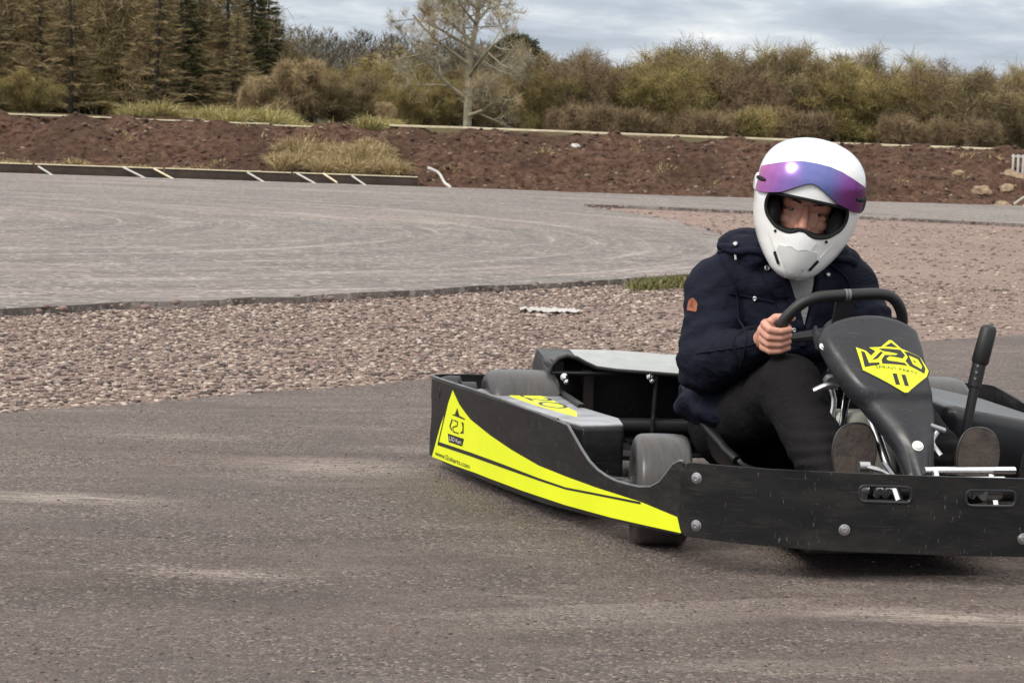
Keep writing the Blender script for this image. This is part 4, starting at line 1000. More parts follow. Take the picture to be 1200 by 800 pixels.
mb = MB(); mb.add(V, F); seat = mb.build('seat', M['seat'], kart, 60); md = seat.modifiers.new('thick', 'SOLIDIFY'); md.thickness = .009
mb = MB(); rim_ = [V[i * m_] for i in range(len(pp))]; mb.tube(rim_, .012, 10); rim_ = [V[i * m_ + m_ - 1] for i in range(len(pp))]; mb.tube(rim_, .012, 10); mb.build('seat_rim', M['rubber'], seat)
mb = MB(); mb.tube([(.3, -.02, .25), (.28, -.12, .22), (.26, -.3, .1)], .013, 8, sub=4); mb.build('seat_stay', M['frame'], seat)
# --- fuel tank -------------------------------------------------------------------------
mb = MB(); mb.box((.108, -.9, .185), (.175, .13, .235), (-.05, 0, 0), .035, 0, 4); tk = mb.build('fuel_tank', M['tank'], kart, 60)
mb = MB(); mb.lathe([(0, .025), (.02, .025), (.024, .018)], (.15, -.88, .298), (0, -.1, 1), 20); mb.build('tank_cap', M['rubber'], tk)
# --- front fairing with the crest -----------------------------------------------------------
VV = Vector((0, .685, .728)); VN = Vector((0, -.728, .685)); B0 = Vector((.11, -1.27, .189))
lv = [-.06, .01, .08, .12, .176, .213, .247, .285, .331, .37, .397, .425]; lx_ = [.012, .002, -.008, -.022, -.05, -.07, -.093, -.109, -.123, -.133, -.136, -.126]
rv = [-.06, .026, .129, .197, .251, .29, .376, .419]; rx_ = [.046, .052, .074, .088, .096, .098, .102, .101]
vt = lambda x: float(np.interp(x, [-.125, -.1, -.072, -.025, .014, .052, .082, .102], [.428, .440, .447, .451, .450, .445, .435, .420]))
def bulge(x, v):
    xl = np.interp(v, lv, lx_); xr = np.interp(v, rv, rx_); u = (x - (xl + xr) / 2) / max((xr - xl) / 2, .01)
    k = min(1, max(0, (.222 + .02 * u * u - v) / .02)); k = k * k * (3 - 2 * k)
    return .024 * (1 - min(1, u * u)) - .011 * k + .012 * math.sin(math.pi * min(1, max(0, v / .46)))
def nmap(x, v): 
    e = .004; p = lambda a, c: B0 + Vector((a, 0, 0)) + VV * c + VN * bulge(a, c)
    n = (p(x + e, v) - p(x - e, v)).cross(p(x, v + e) - p(x, v - e)).normalized()
    return p(x, v), (n if n.dot(VN) > 0 else -n)
rows = []
for t in np.linspace(-.13, 1, 56):
    row = []; v0 = .425 * t
    xl = float(np.interp(v0, lv, lx_)) + .004 + .008 * min(1, max(0, v0 / .1)); xr = float(np.interp(v0, rv, rx_)) - .004
    for k in range(29):
        g = k / 28; x = xl + (xr - xl) * g; v = t * min(vt(x), .47) if t > 0 else v0
        row.append(Vector(nmap(x, v)[0]))
    ol = B0 + Vector((xl - .007 - .010 * min(1, max(0, v0 / .1)), 0, 0)) + VV * v0 - VN * .018
    left = [ol + Vector((.02, .10, .01)), ol + Vector((.004, .03, 0)), ol, ol.lerp(row[0], .5) + VN * .006 - Vector((.002, 0, 0))]
    orr = B0 + Vector((xr + .006 + .012 * min(1, max(0, (.3 - v0) / .1)), 0, 0)) + VV * v0 - VN * .024
    right = [row[-1].lerp(orr, .5) + VN * .005 + Vector((.002, 0, 0)), orr, orr + Vector((.004, .03, 0)), orr + Vector((.006, .12, .01))]
    rows.append(left + row + right)
m_ = len(rows[0]); last = rows[-1]          # rolled top lip
for dn, dv in ((-.006, .006), (-.016, .008), (-.026, .002), (-.03, -.02)): rows.append([q + VN * dn + VV * dv for q in last])
V = [q for r_ in rows for q in r_]; F = [(i * m_ + k, i * m_ + k + 1, (i + 1) * m_ + k + 1, (i + 1) * m_ + k) for i in range(len(rows) - 1) for k in range(m_ - 1)]
mb = MB(); mb.add(V, F); fair = mb.build('front_fairing', M['fairing'], kart, 55)
md = fair.modifiers.new('thick', 'SOLIDIFY'); md.thickness = .004; md.offset = -1
mb = MB(); p, q = nmap(.026, .082); bolt(mb, p, q, .0105); mb.build('bolt', M['whiteink'], fair)
for x, v in ((-.132, .385),): 
    mb = MB(); q = B0 + Vector((x, 0, 0)) + VV * v - VN * .012; bolt(mb, q, VN, .009); mb.build('bolt', M['chrome'], fair)
nc = list(np.arange(-.14, .12, .012)); ncv = list(np.arange(.2, .4, .012))
def nplate(name, polys, mat, off, th=.0006, parent=None):
    mb = MB()
    for lp in polys: V, F = bend(fill2d(lp, nc, ncv), lambda x, z: nmap(x, z - .008), th, off); mb.add(V, F)
    return mb.build(name, mat, parent, 0)
outer = [(-.0705, .362), (-.05, .349), (-.041, .334), (-.028, .347), (-.041, .3585), (-.013, .3595), (.012, .3825), (.018, .383), (.038, .359), (.083, .3455), (.0985, .309), (.087, .2875), (.026, .229), (.018, .2275), (.012, .2305), (-.066, .296)]
cen = np.mean(np.array(outer), 0); grow = [tuple(cen + (np.array(q) - cen) * 1.045 + 0) for q in outer]
lb = nplate('logo_backing', [[grow]], M['ink'], .0012, .0008, fair)
lg = nplate('logo_badge', [[outer]], M['yellow'], .0019, .0006, fair)
lets = [[[(-.0615, .3505), (-.0535, .3455), (-.0495, .3135), (-.026, .3135), (-.0265, .3065), (-.061, .303)]],
        [[(-.017, .3455), (-.011, .3435), (-.027, .325), (-.042, .3205)]], [[(.0155, .3755), (.0285, .3615), (-.003, .3615)]],
        [[(-.02, .355), (.034, .355), (.0425, .34), (.034, .329), (.002, .3325), (-.006, .3255), (-.007, .3215), (-.002, .3185), (.036, .3155), (.042, .308), (-.0195, .309), (-.0195, .321), (-.009, .3355), (.0185, .337), (.0255, .342), (-.011, .3475)]],
        [[(.0425, .3525), (.055, .352), (.082, .3445), (.0895, .312), (.0825, .295), (.0475, .3085), (.0395, .3225), (.049, .3365)], [(.052, .342), (.057, .3155), (.0775, .3065), (.082, .3185), (.0745, .336)]],
        [[(.060, .331), (.069, .323), (.062, .324)]]]
nplate('logo_letters', lets, M['ink'], .0026, .0005, lg)
mb = MB()
v, f = text2d('SPRINT PARTY', .0085, .10); stick(mb, [(-.037 + x, .2965 - .115 * x + z) for x, z in v], f, lambda x, z: nmap(x, z - .008), .0026)
for x0, z0 in ((.0, .248), (.021, .246)):
    v, f = text2d('1', .033, .0105); stick(mb, [(x0 + x - .05 * z, z0 + z) for x, z in v], f, lambda x, z: nmap(x, z - .008), .0026)
mb.build('logo_lettering', M['ink'], lg, 0)
# --- steering -----------------------------------------------------------------------------
SW = Vector((.078, -.80, .47)); SU = Vector((1, 0, 0)); SV = Vector((0, -.35, .937)).normalized(); SN = SU.cross(SV)
wp = [(-.15, -.0), (-.146, .035), (-.125, .066), (-.1, .089), (-.065, .102), (-.024, .107), (.029, .1115), (.08, .114), (.112, .107), (.135, .085), (.15, .05), (.152, .0), (.142, -.05), (.11, -.1), (.06, -.125), (0, -.13), (-.06, -.125), (-.11, -.1), (-.14, -.05)]
rimp = [SW + SU * a + SV * c for a, c in wp]
mb = MB(); mb.tube(rimp, .0138, 14, closed=True, sub=4); sw = mb.build('steering_wheel', M['rubber'], kart, 60)
mb = MB()
for a, c in ((-.13, -.01), (.13, -.01), (.0, -.12)): mb.tube([SW - SN * .015, SW + SU * a * .5 + SV * c * .5 - SN * .01, SW + SU * a + SV * c], [.02, .014, .011], 8)
mb.lathe([(-.02, .04), (.01, .04), (.016, .03)], SW, SN, 20)
q = SW + SV * .055; mb.box(q, (.05, .012, .11), (math.radians(20), 0, 0), .004)
mb.build('spoke', M['frame'], sw)
mb = MB()
for a in (-.002, .006): mb.lathe([(-.003, .0148), (.003, .0148)], SW + SU * (.0 + a) + SV * .109, (1, 0, .05), 16)
mb.build('rim_clip', M['rim'], sw)
mb = MB(); mb.tube([SW - SV * .0, (.09, -.95, .36), (.11, -1.2, .13)], .011, 10); mb.build('steering_column', M['chrome'], kart)
mb = MB(); mb.box((.05, -.955, .316), (.017, .008, .1), (-.2, .18, 0), .003); mb.build('column_bracket', M['chrome'], kart)
mb = MB(); mb.tube([(-.02, -.93, .35), (.01, -.94, .365), (.035, -.94, .362)], .008, 8, sub=3); mb.lathe([(-.012, .016), (.012, .016)], (.02, -.93, .372), (0, 1, .2), 14); mb.tube([(.02, -.9, .38), (.03, -.93, .33), (.02, -.95, .29)], .007, 8, sub=3); mb.build('steering_joint', M['steel'], kart)
# --- pedals, lever --------------------------------------------------------------------------
for px_, nm in ((-.02, 0), (.27, 1)):
    mb = MB(); mb.tube([(px_ - .05, -1.19, .16), (px_ + .05, -1.19, .16)], .009, 8); mb.tube([(px_ - .05, -1.19, .16), (px_ - .05, -1.22, .07)], .008, 8); mb.build('pedal', M['chrome'], kart)
mb = MB(); mb.tube([(.185, -1.16, .3), (.225, -1.15, .287)], .0075, 10); mb.tube([(.205, -1.16, .285), (.19, -1.17, .262), (.205, -1.19, .235)], .007, 8, sub=3); mb.build('pedal_link', M['steel'], kart)
mb = MB(); mb.tube([(.33, -.99, .12), (.335, -1.0, .27), (.3505, -1.0, .372), (.362, -1.0, .44)], [.01, .011, .012, .0135], 12); mb.tube([(.35, -1.0, .376), (.362, -1.0, .445)], .0165, 12)
lever = mb.build('hand_lever', M['frame'], kart)
mb = MB(); mb.tube([(.3595, -1.0, .428), (.361, -1.0, .434), (.378, -1.0, .51), (.379, -1.0, .518), (.3795, -1.0, .522)], [.017, .0205, .0195, .015, .004], 16); mb.build('lever_grip', M['rubber'], lever)
mb = MB()
for z in (.395, .41, .425): mb.lathe([(-.001, .0035), (.002, .003)], (.340 + (z - .395) * .15 + .004, -1.0165, z), (0, -1, 0), 8)
mb.build('lever_stud', M['steel'], lever)

# ================================================================== THE DRIVER (built in the kart's axes, then hung under one Empty)
OFF = Vector((.02, -.36, .10))
pw = Matrix.Translation(KLOC) @ Matrix.Rotation(KROT, 4, 'Z')
person = empty('person', pw @ OFF, KROT)
tag(person, 'driver in white helmet, navy parka and dark trousers gripping the steering wheel', 'person')
def pbuild(name, me, parent=None, angle=60):
    o = put(name, me, parent if parent else person, angle)
    if not parent: o.location = -OFF
    return o
# head frame: face turned to the camera, tilted to one side, chin a little down
HC = Vector((.071, -.50, .772))
MH = Matrix.Translation(HC) @ Matrix.Rotation(R(-16), 4, 'Z') @ Matrix.Rotation(R(10), 4, 'Y') @ Matrix.Rotation(R(5), 4, 'X')
hp = lambda x, y, z: MH @ Vector((x, y + .013, z))
hrot = MH.to_3x3().to_4x4()
# --- joints
SHR, ELR, WRR = Vector((-.112, -.41, .572)), Vector((-.168, -.50, .372)), Vector((-.105, -.725, .435))
SHL, ELL, WRL = Vector((.210, -.44, .585)), Vector((.265, -.56, .385)), Vector((.235, -.73, .47))
HIPR, KNR, ANR = Vector((-.075, -.36, .19)), Vector((-.035, -.775, .345)), Vector((-.0, -1.045, .15))
HIPL, KNL, ANL = Vector((.115, -.36, .19)), Vector((.20, -.79, .335)), Vector((.285, -1.095, .15))
# --- body: head, neck, trunk, arms with hands, legs, one skin
mb = MB()
ball(mb, hp(0, .0, .035), (.074, .092, .09), 28, hrot)                 # skull
ball(mb, hp(0, -.030, -.040), (.066, .066, .08), 24, hrot)             # face
capsule(mb, hp(-.045, -.074, .012), hp(.045, -.074, .012), .016, .016, 14)   # brow
capsule(mb, hp(0, -.088, .004), hp(0, -.116, -.042), .0085, .0125, 14)      # nose
ball(mb, hp(-.013, -.105, -.046), .0085, 12); ball(mb, hp(.013, -.105, -.046), .0085, 12)
for s in (-1, 1):
    ball(mb, hp(s * .038, -.066, -.036), (.024, .018, .017), 16, hrot)   # cheekbone
    capsule(mb, hp(s * .014, -.082, -.0185), hp(s * .05, -.070, -.0165), .0055, .0055, 10)   # lower lid
    capsule(mb, hp(s * .012, -.085, .0025), hp(s * .052, -.072, .0015), .0072, .0064, 10)      # upper lid
capsule(mb, hp(-.022, -.09, -.078), hp(.022, -.09, -.078), .009, .009, 12)   # mouth
ball(mb, hp(0, -.075, -.105), .022, 14)
capsule(mb, hp(0, .015, -.06), Vector((.045, -.42, .60)), .055, .06, 20)
capsule(mb, Vector((.045, -.41, .56)), Vector((.02, -.35, .22)), .115, .115, 24)
capsule(mb, SHR, SHL, .06, .06, 18)
for a, b_, c in ((SHR, ELR, WRR), (SHL, ELL, WRL)): capsule(mb, a, b_, .048, .042, 18); capsule(mb, b_, c, .04, .027, 18)
for a, b_, c in ((HIPR, KNR, ANR), (HIPL, KNL, ANL)): capsule(mb, a, b_, .075, .055, 20); capsule(mb, b_, c, .052, .038, 20)
# hands closed round the rim
def hand(mb, rc, axis, out, wrist, sgn):
    """rc centre of grip on the rim, axis along the rim (towards the thumb), out: away from the wheel centre"""
    ax = axis.normalized(); o = (out - ax * out.dot(ax)).normalized(); f = ax.cross(o).normalized()
    if f.y > 0: f = -f                      # f points to the front of the kart (towards the camera)
    K = .84; pt = lambda a, b_, c: rc + o * (a * K + .002) + f * b_ * K + ax * c * K
    lens = [1.0, 1.08, 1.02, .86]
    for i in range(4):
        c = .0315 - .0205 * i; L = lens[i]; sk = -.004 * (i - 1.5)
        P_ = [pt(.042 + .003 * (1.5 - abs(i - 1.5)), -.008, c + sk), pt(.034 * L, .026, c + sk * .5), pt(.004, .0345 * (.9 + .1 * L), c), pt(-.024, .022, c - sk * .3), pt(-.0275, .0, c - sk * .5)]
        rr = [q * K for q in (.0125, .0108, .0100, .0092, .0078)]
        for k in range(4): capsule(mb, P_[k], P_[k + 1], rr[k] * (.96 if i == 3 else 1), rr[k + 1] * (.96 if i == 3 else 1), 14)
        ball(mb, P_[0], .0118 * K, 12); ball(mb, P_[1], .0112 * K, 12)
        capsule(mb, P_[0], pt(.03, -.034, c * .8), K * .0125, K * .015, 14)      # metacarpal
    ball(mb, pt(.026, -.03, .0), .031 * K, 18)
    capsule(mb, pt(.026, -.033, -.01), wrist, .03 * K, .024, 18)
    # thumb: leaves the side of the palm, runs behind the rim and shows past it
    T_ = [pt(.022, -.034, .022), pt(.004, -.032, .043), pt(-.018, -.019, .050), pt(-.04, -.008, .050)]
    for k, (a, b_) in enumerate(((.016, .013), (.013, .0112), (.0112, .0092))): capsule(mb, T_[k], T_[k + 1], a * K, b_ * K, 14)
    return T_, pt
rim = catmull([tuple(q) for q in rimp], 12, True); rim = [Vector(q) for q in rim]
def grip(target):
    i = min(range(len(rim)), key=lambda k: (rim[k] - target).length); t = (rim[(i + 2) % len(rim)] - rim[i - 2]).normalized()
    return rim[i], (t if t.z > 0 else -t)
g1, t1 = grip(SW + SU * -.15 + SV * -.005); g2, t2 = grip(SW + SU * .14 + SV * -.06)
T1, pt1 = hand(mb, g1, t1, g1 - SW, WRR, 1); hand(mb, g2, t2, g2 - SW, WRL, -1)
body = remeshed(mb, .0026, 2, .4); body.materials.append(M['skin'])
bo = pbuild('body', body, None, 180)
# eyes and brows
for s in (-1, 1):
    mb = MB(); ball(mb, hp(s * .0325, -.0700, -.0075), .0118, 20); e = pbuild('eye', new_mesh('eye', mb.v, mb.f, [M['eye']]))
    mb = MB(); ball(mb, hp(s * .0325 + .0008, -.0790, -.0072), (.0056, .0034, .0056), 16, hrot); i_ = mb.build('iris', M['iris'], e)
    mb = MB()
    for k in range(34):
        u = random.random(); p = hp(s * (.014 + .044 * u), -.0925 + .016 * u * u, .013 + .006 * math.sin(u * 2.4) + random.gauss(0, .0018)); mb.tube([p, p + hrot.to_3x3() @ Vector((s * .009, -.001, .002 + random.gauss(0, .001)))], [.0009, .0003], 4)
    pbuild('eyebrow', new_mesh('eyebrow', mb.v, mb.f, [M['hair']]))
# --- helmet ---------------------------------------------------------------------------------
HL = np.array([[.0, .030, .135, -.075], [.012, .050, .152, -.05], [.035, .074, .164, .0], [.062, .096, .168, .06], [.10, .117, .167, .115], [.14, .130, .161, .15], [.18, .1365, .156, .165], [.225, .137, .153, .17], [.26, .1335, .146, .163], [.29, .121, .131, .145], [.315, .098, .106, .118], [.332, .068, .074, .082], [.3415, .037, .04, .044], [.345, .002, .002, .003]])
def hlev(h, c):
    x = HL[:, 0]; y = HL[:, c]; i = int(np.clip(np.searchsorted(x, h) - 1, 0, len(x) - 2))
    sl = np.gradient(y, x); t = (h - x[i]) / (x[i + 1] - x[i]); d = x[i + 1] - x[i]
    if i >= len(x) - 3: return float(y[i] + (y[i + 1] - y[i]) * t)
    return float((2 * t ** 3 - 3 * t * t + 1) * y[i] + (t ** 3 - 2 * t * t + t) * d * sl[i] + (-2 * t ** 3 + 3 * t * t) * y[i + 1] + (t ** 3 - t * t) * d * sl[i + 1])
def hsurf(phi, h, grow=0.0):
    w_, f_, b_ = hlev(h, 1) + grow, hlev(h, 2) + grow, hlev(h, 3) + grow
    n_ = 1.78 if h < .09 else 1.78 + .47 * min(1, (h - .09) / .09)
    s, c = math.sin(phi), math.cos(phi); x = w_ * math.copysign(abs(s) ** (2 / n_), s); y = -((f_ - b_) / 2 + (f_ + b_) / 2 * math.copysign(abs(c) ** (2 / n_), c))
    z = h - .173 
    return Vector((x, y, z))
hs = list(np.linspace(0, .30, 46)) + [.306, .312, .318, .324, .329, .333, .337, .340, .3425, .344, .345]
n_ = 120; V = [hsurf(2 * math.pi * k / n_, h) for h in hs for k in range(n_)]
F = [(i * n_ + k, i * n_ + (k + 1) % n_, (i + 1) * n_ + (k + 1) % n_, (i + 1) * n_ + k) for i in range(len(hs) - 1) for k in range(n_)]
F += [tuple(range(n_))[::-1], tuple(range((len(hs) - 1) * n_, len(hs) * n_))]
me = new_mesh('helmet', V, F, [M['helmet'], M['lining']])
b = bmesh.new(); b.from_mesh(me); bmesh.ops.recalc_face_normals(b, faces=b.faces[:]); bmesh.ops.smooth_vert(b, verts=[v for v in b.verts if v.co.z > .10 or v.co.z < -.16], factor=.5, use_axis_x=True, use_axis_y=True, use_axis_z=True); b.to_mesh(me); b.free()
port = [(-.096, .200), (-.106, .187), (-.106, .166), (-.098, .147), (-.084, .134), (-.066, .123), (-.04, .1185), (-.022, .1215), (-.010, .128), (0, .1295), (.010, .128), (.022, .1215), (.04, .1185), (.066, .123), (.084, .134), (.098, .147), (.106, .166), (.106, .187), (.096, .200), (.06, .2045), (0, .206), (-.06, .2045)]
pc_ = [tuple(q) for q in catmull(port, 6, True)]
m_ = len(pc_); V = [(x, -.32, h - .173) for x, h in pc_] + [(x * .92, .03, h - .173) for x, h in pc_]
F = [tuple(range(m_)), tuple(range(m_, 2 * m_))[::-1]] + [(k, k + m_, (k + 1) % m_ + m_, (k + 1) % m_) for k in range(m_)]
cm = new_mesh('cut', V, F, [M['lining']])
b = bmesh.new(); b.from_mesh(cm); bmesh.ops.recalc_face_normals(b, faces=b.faces); b.to_mesh(cm); b.free()
ho = bpy.data.objects.new('tmp', me); cu = bpy.data.objects.new('cut', cm); COL.objects.link(ho); COL.objects.link(cu)
md = ho.modifiers.new('b', 'BOOLEAN'); md.operation = 'DIFFERENCE'; md.object = cu; md.solver = 'EXACT'; md.material_mode = 'TRANSFER'
hm = bpy.data.meshes.new_from_object(ho.evaluated_get(bpy.context.evaluated_depsgraph_get()))
bpy.data.objects.remove(ho); bpy.data.objects.remove(cu)
helmet = put('helmet', hm, person, 35); helmet.matrix_local = Matrix.Translation(-OFF) @ MH
# black rubber lip round the face opening
def on_front(x, h):
    lo, hi = 0.0, math.pi / 2
    for _ in range(40):
        mid = (lo + hi) / 2
        if hsurf(mid, h).x < abs(x): lo = mid
        else: hi = mid
    q = hsurf(lo, h); return Vector((x, q.y, q.z))
def seam_loop(me):
    em = {}
    for p in me.polygons:
        for k in p.edge_keys: em.setdefault(k, set()).add(p.material_index)
    nb = {}
    for (a, c), s_ in em.items():
        if len(s_) == 2: nb.setdefault(a, []).append(c); nb.setdefault(c, []).append(a)
    st = max(nb, key=lambda i: me.vertices[i].co.z); path_ = [st]; prev = None; cur = st
    while True:
        nx = [q for q in nb[cur] if q != prev and (q not in path_[1:])]
        if not nx or (nx[0] == st and len(path_) > 2): break
        prev, cur = cur, nx[0]
        if cur == st: break
        path_.append(cur)
    return [me.vertices[i].co.copy() for i in path_]
lp_ = seam_loop(hm); keep = [lp_[0]]
for q in lp_[1:]:
    if (q - keep[-1]).length > .004: keep.append(q)
mb = MB(); mb.tube(keep, .0042, 8, closed=True); mb.build('port_trim', M['lining'], helmet)
for s in (-1, 1):
    mb = MB(); ball(mb, (s * .084, -.055, -.045), (.026, .055, .062), 18); mb.build('cheek_pad', M['lining'], helmet)
# raised mirror visor
lo_ = lambda u: float(np.interp(abs(u), [0, .012, .06, .1, .138], [.2475, .243, .2105, .1975, .189])); hi_ = lambda u: float(np.interp(abs(u), [0, .03, .06, .09, .115, .138], [.295, .2935, .287, .275, .262, .247]))
V = []; a_, c_ = 61, 12
for i in range(a_):
    ph = R(-66) + R(132) * i / (a_ - 1); u = .137 * math.sin(ph) * (1 if True else 0)
    for j in range(c_):
        h = lo_(u) + (hi_(u) - lo_(u)) * j / (c_ - 1); V.append(hsurf(ph, h, .0045 + .004 * math.cos(ph)))
mb = MB(); mb.add(V, [(i * c_ + j, (i + 1) * c_ + j, (i + 1) * c_ + j + 1, i * c_ + j + 1) for i in range(a_ - 1) for j in range(c_ - 1)])
vz = mb.build('visor', M['visor'], helmet, 60); md = vz.modifiers.new('t', 'SOLIDIFY'); md.thickness = .0025; md.offset = 1
edge = [V[i * c_] for i in range(a_)] + [V[(a_ - 1) * c_ + j] for j in range(c_)] + [V[i * c_ + c_ - 1] for i in range(a_ - 1, -1, -1)] + [V[j] for j in range(c_ - 1, -1, -1)]
mb = MB(); mb.tube([p for k, p in enumerate(edge) if k == 0 or (Vector(p) - Vector(edge[k - 1])).length > 1e-5], .0013, 6, closed=True); mb.build('visor_edge', M['ink'], vz)
for s in (-1, 1):
    mb = MB(); q0, q1 = hsurf(s * R(50), .226, .009), hsurf(s * R(66), .226, .009); mb.tube([q0, q0.lerp(q1, .5) + Vector((s * .001, -.003, 0)), q1], [.004, .006, .005], 10); mb.build('visor_tab', M['lining'], vz)
    mb = MB(); mb.lathe([(-.012, .022), (.003, .022), (.005, .019)], hsurf(s * R(84), .210, -.002), (s, -.25, 0), 24); mb.build('visor_pivot', M['lining'] if s > 0 else M['helmet'], helmet)
# chin guard: raised grey beak with two slots
def hpatch(poly, off, th):
    V, F = bend(fill2d([poly], list(np.arange(-.08, .09, .008)), list(np.arange(.0, .14, .008))), lambda x, h: (on_front(x, h), (on_front(x, h) - Vector((0, -.06, -.10))).normalized()), th, off); return V, F
mb = MB(); V, F = hpatch([(-.047, .082), (-.018, .083), (0, .077), (.018, .083), (.047, .082), (.05, .07), (.026, .036), (.014, .012), (-.014, .012), (-.026, .036), (-.05, .07)], .0028, .005); mb.add(V, F); cg = mb.build('chin_panel', M['chin'], helmet, 30)
mb = MB(); V, F = hpatch([(-.022, .116), (0, .122), (.022, .116), (.04, .104), (.03, .083), (.016, .085), (0, .079), (-.016, .085), (-.03, .083), (-.04, .104)], .0034, .006); mb.add(V, F); mb.build('chin_ridge', M['helmet'], helmet, 30)
for s in (-1, 1):
    mb = MB(); V, F = hpatch([(s * .052, .064), (s * .056, .060), (s * .040, .034), (s * .036, .037)], .0042, .004); mb.add(V, F); mb.build('chin_slot', M['lining'], cg)
    mb = MB(); mb.lathe([(0, .004), (.003, .0035)], on_front(s * .064, .112), (s * .3, -1, 0), 12); mb.build('snap', M['lining'], helmet)
    mb = MB(); mb.tube([on_front(s * x_, h_) - Vector((0, .001, 0)) for x_, h_ in ((.082, .104), (.07, .088), (.058, .068), (.05, .056))], [.0008, .0022, .0022, .0008], 6, sub=4); mb.build('jaw_line', M['chin'], helmet)
    if 0: mb = MB(); V, F = hpatch([(s * .060, .09), (s * .084, .099), (s * .074, .07), (s * .062, .058)], .0016, .002); mb.add(V, F); mb.build('side_panel', M['chin'], helmet, 30)
# --- jacket ------------------------------------------------------------------------------------
mb = MB()
zr = lambda a: Matrix.Rotation(a, 4, 'Z')
ball(mb, (.03, -.36, .33), (.165, .155, .17), 30); ball(mb, (.045, -.39, .47), (.185, .15, .16), 30); ball(mb, (.05, -.41, .57), (.18, .125, .10), 30)
capsule(mb, SHR + Vector((.03, 0, .012)), SHL + Vector((-.03, 0, .012)), .075, .072, 24)
ball(mb, SHR + Vector((-.012, 0, -.02)), (.082, .09, .08), 24); ball(mb, SHL + Vector((.0, 0, -.015)), (.072, .085, .074), 24)
capsule(mb, SHR + Vector((-.016, 0, -.02)), ELR, .080, .08, 24); capsule(mb, ELR, WRR.lerp(ELR, .06), .082, .047, 24); ball(mb, ELR + Vector((.0, .02, -.015)), .078, 20)
capsule(mb, SHL + Vector((0, 0, -.02)), ELL, .07, .07, 24); capsule(mb, ELL, WRL.lerp(ELL, .06), .072, .046, 24)
ball(mb, (-.02, -.44, .245), (.175, .17, .075), 24, zr(.3)); ball(mb, (.0, -.52, .26), (.15, .12, .06), 24)     # skirt spread over the thighs
ball(mb, (-.13, -.36, .25), (.07, .15, .075), 20)
# collar and hood rolled round the neck
for k in range(13):
    g = R(-215) + R(250) * k / 12; ball(mb, (.05 + .118 * math.cos(g), -.42 - .10 * math.sin(g), .648 + .022 * -math.sin(g) + .012 * math.sin(k * 2.3)), (.046, .046, .04), 14)
ball(mb, (-.075, -.39, .665), (.055, .06, .035), 16); ball(mb, (.165, -.39, .66), (.05, .06, .035), 16); ball(mb, (.05, -.27, .62), (.13, .07, .08), 20)
jk = remeshed(mb, .0065, 7, .5)
def folds(cop, no):
    d = .011 * vnoise(cop, (7, 7, 11)) + .006 * vnoise(cop, (17, 17, 28), 3) + .002 * vnoise(cop, (40, 40, 60), 5)
    for a, b_, amp, fr in ((SHR, ELR, .0085, 92), (ELR, WRR, .0075, 105), (SHL, ELL, .007, 95)):
        A_ = np.array(a); D_ = np.array(b_) - A_; L_ = np.linalg.norm(D_); D_ /= L_
        t = (cop - A_) @ D_; r_ = np.linalg.norm(cop - A_ - t[:, None] * D_, axis=1)
        w_ = np.clip(1.3 - r_ / .085, 0, 1) * np.clip(np.minimum(t, L_ - t) / .06 + .4, 0, 1) * np.clip(.25 + .95 * np.abs(t / L_ - .1), 0, 1)
        ph = vnoise(cop, (6, 6, 6), 8) * 5.0; s_ = np.sin(t * fr + ph + (cop @ np.array([9., -14., 0])) * 2.0)
        d += w_ * amp * (np.abs(s_) ** 1.5 * np.sign(s_))
    w_ = np.clip((.42 - cop[:, 2]) / .15, 0, 1); d += w_ * .006 * np.sin(cop[:, 2] * 85 + vnoise(cop, (5, 5, 5), 2) * 5)
    return d
displace(jk, folds); jk.materials.append(M['jacket']); jacket = pbuild('jacket', jk, None, 180)
JB = BVHTree.FromPolygons([v.co[:] for v in jk.vertices], [tuple(p.vertices) for p in jk.polygons])
CAMD = Vector((-.276, -.96, 0))
def lay(p, off=.003, d=Vector((.15, 1, 0))):
    """drop a point given in the front x,z plane straight back onto the cloth"""
    d = d.normalized(); o = Vector((p[0], -.40, p[1])) - d * .6
    hit, nrm, i, dist = JB.ray_cast(o, d)
    if hit is None: hit, nrm, i, dist = JB.find_nearest(Vector((p[0], -.5, p[1])))
    if nrm.dot(d) > 0: nrm = -nrm
    return hit + nrm * off, nrm
def cloth_patch(name, poly, mat, off, th, parent, step=.01):
    xs_ = [q[0] for q in poly]; zs_ = [q[1] for q in poly]
    V, F = bend(fill2d([poly], list(np.arange(min(xs_), max(xs_), step)), list(np.arange(min(zs_), max(zs_), step))), lambda x, z: lay((x, z), 0), th, off)
    mb = MB(); mb.add(V, F); return mb.build(name, mat, parent, 60)
# grey jumper showing at the open neck
jm = cloth_patch('jumper', [(-.0, .67), (.098, .665), (.108, .60), (.1, .54), (.088, .47), (.075, .50), (.05, .56), (.02, .62)], M['knit'], .006, .006, jacket)
# front edges, plackets and seams: welts laid on the cloth
def welt(name, pts, r, mat=M['jacket_dark'], off=.002, sub=6):
    P_ = [lay(tuple(q), off)[0] for q in catmull(pts, sub)]; mb = MB(); mb.tube(P_, r, 8); return mb.build(name, mat, jacket, 80)
welt('front_edge', [(-.02, .665), (.012, .625), (.04, .57), (.066, .51), (.083, .455), (.088, .42)], .0105, M['jacket'])
welt('front_edge', [(.118, .665), (.122, .61), (.118, .55), (.106, .49), (.095, .44)], .0105, M['jacket'])
welt('seam', [(-.055, .645), (-.03, .60), (.0, .55), (.02, .50), (.03, .44)], .002, M['jacket'])
welt('seam', [(-.145, .675), (-.12, .62), (-.088, .55), (-.085, .47), (-.095, .38)], .0025, M['jacket'])
welt('seam', [(-.105, .545), (-.05, .538), (.01, .527)], .0025, M['jacket'])
welt('seam', [(-.19, .40), (-.12, .425), (-.06, .445)], .002, M['jacket'])
welt('seam', [(.15, .63), (.2, .59), (.225, .52)], .0025, M['jacket'])
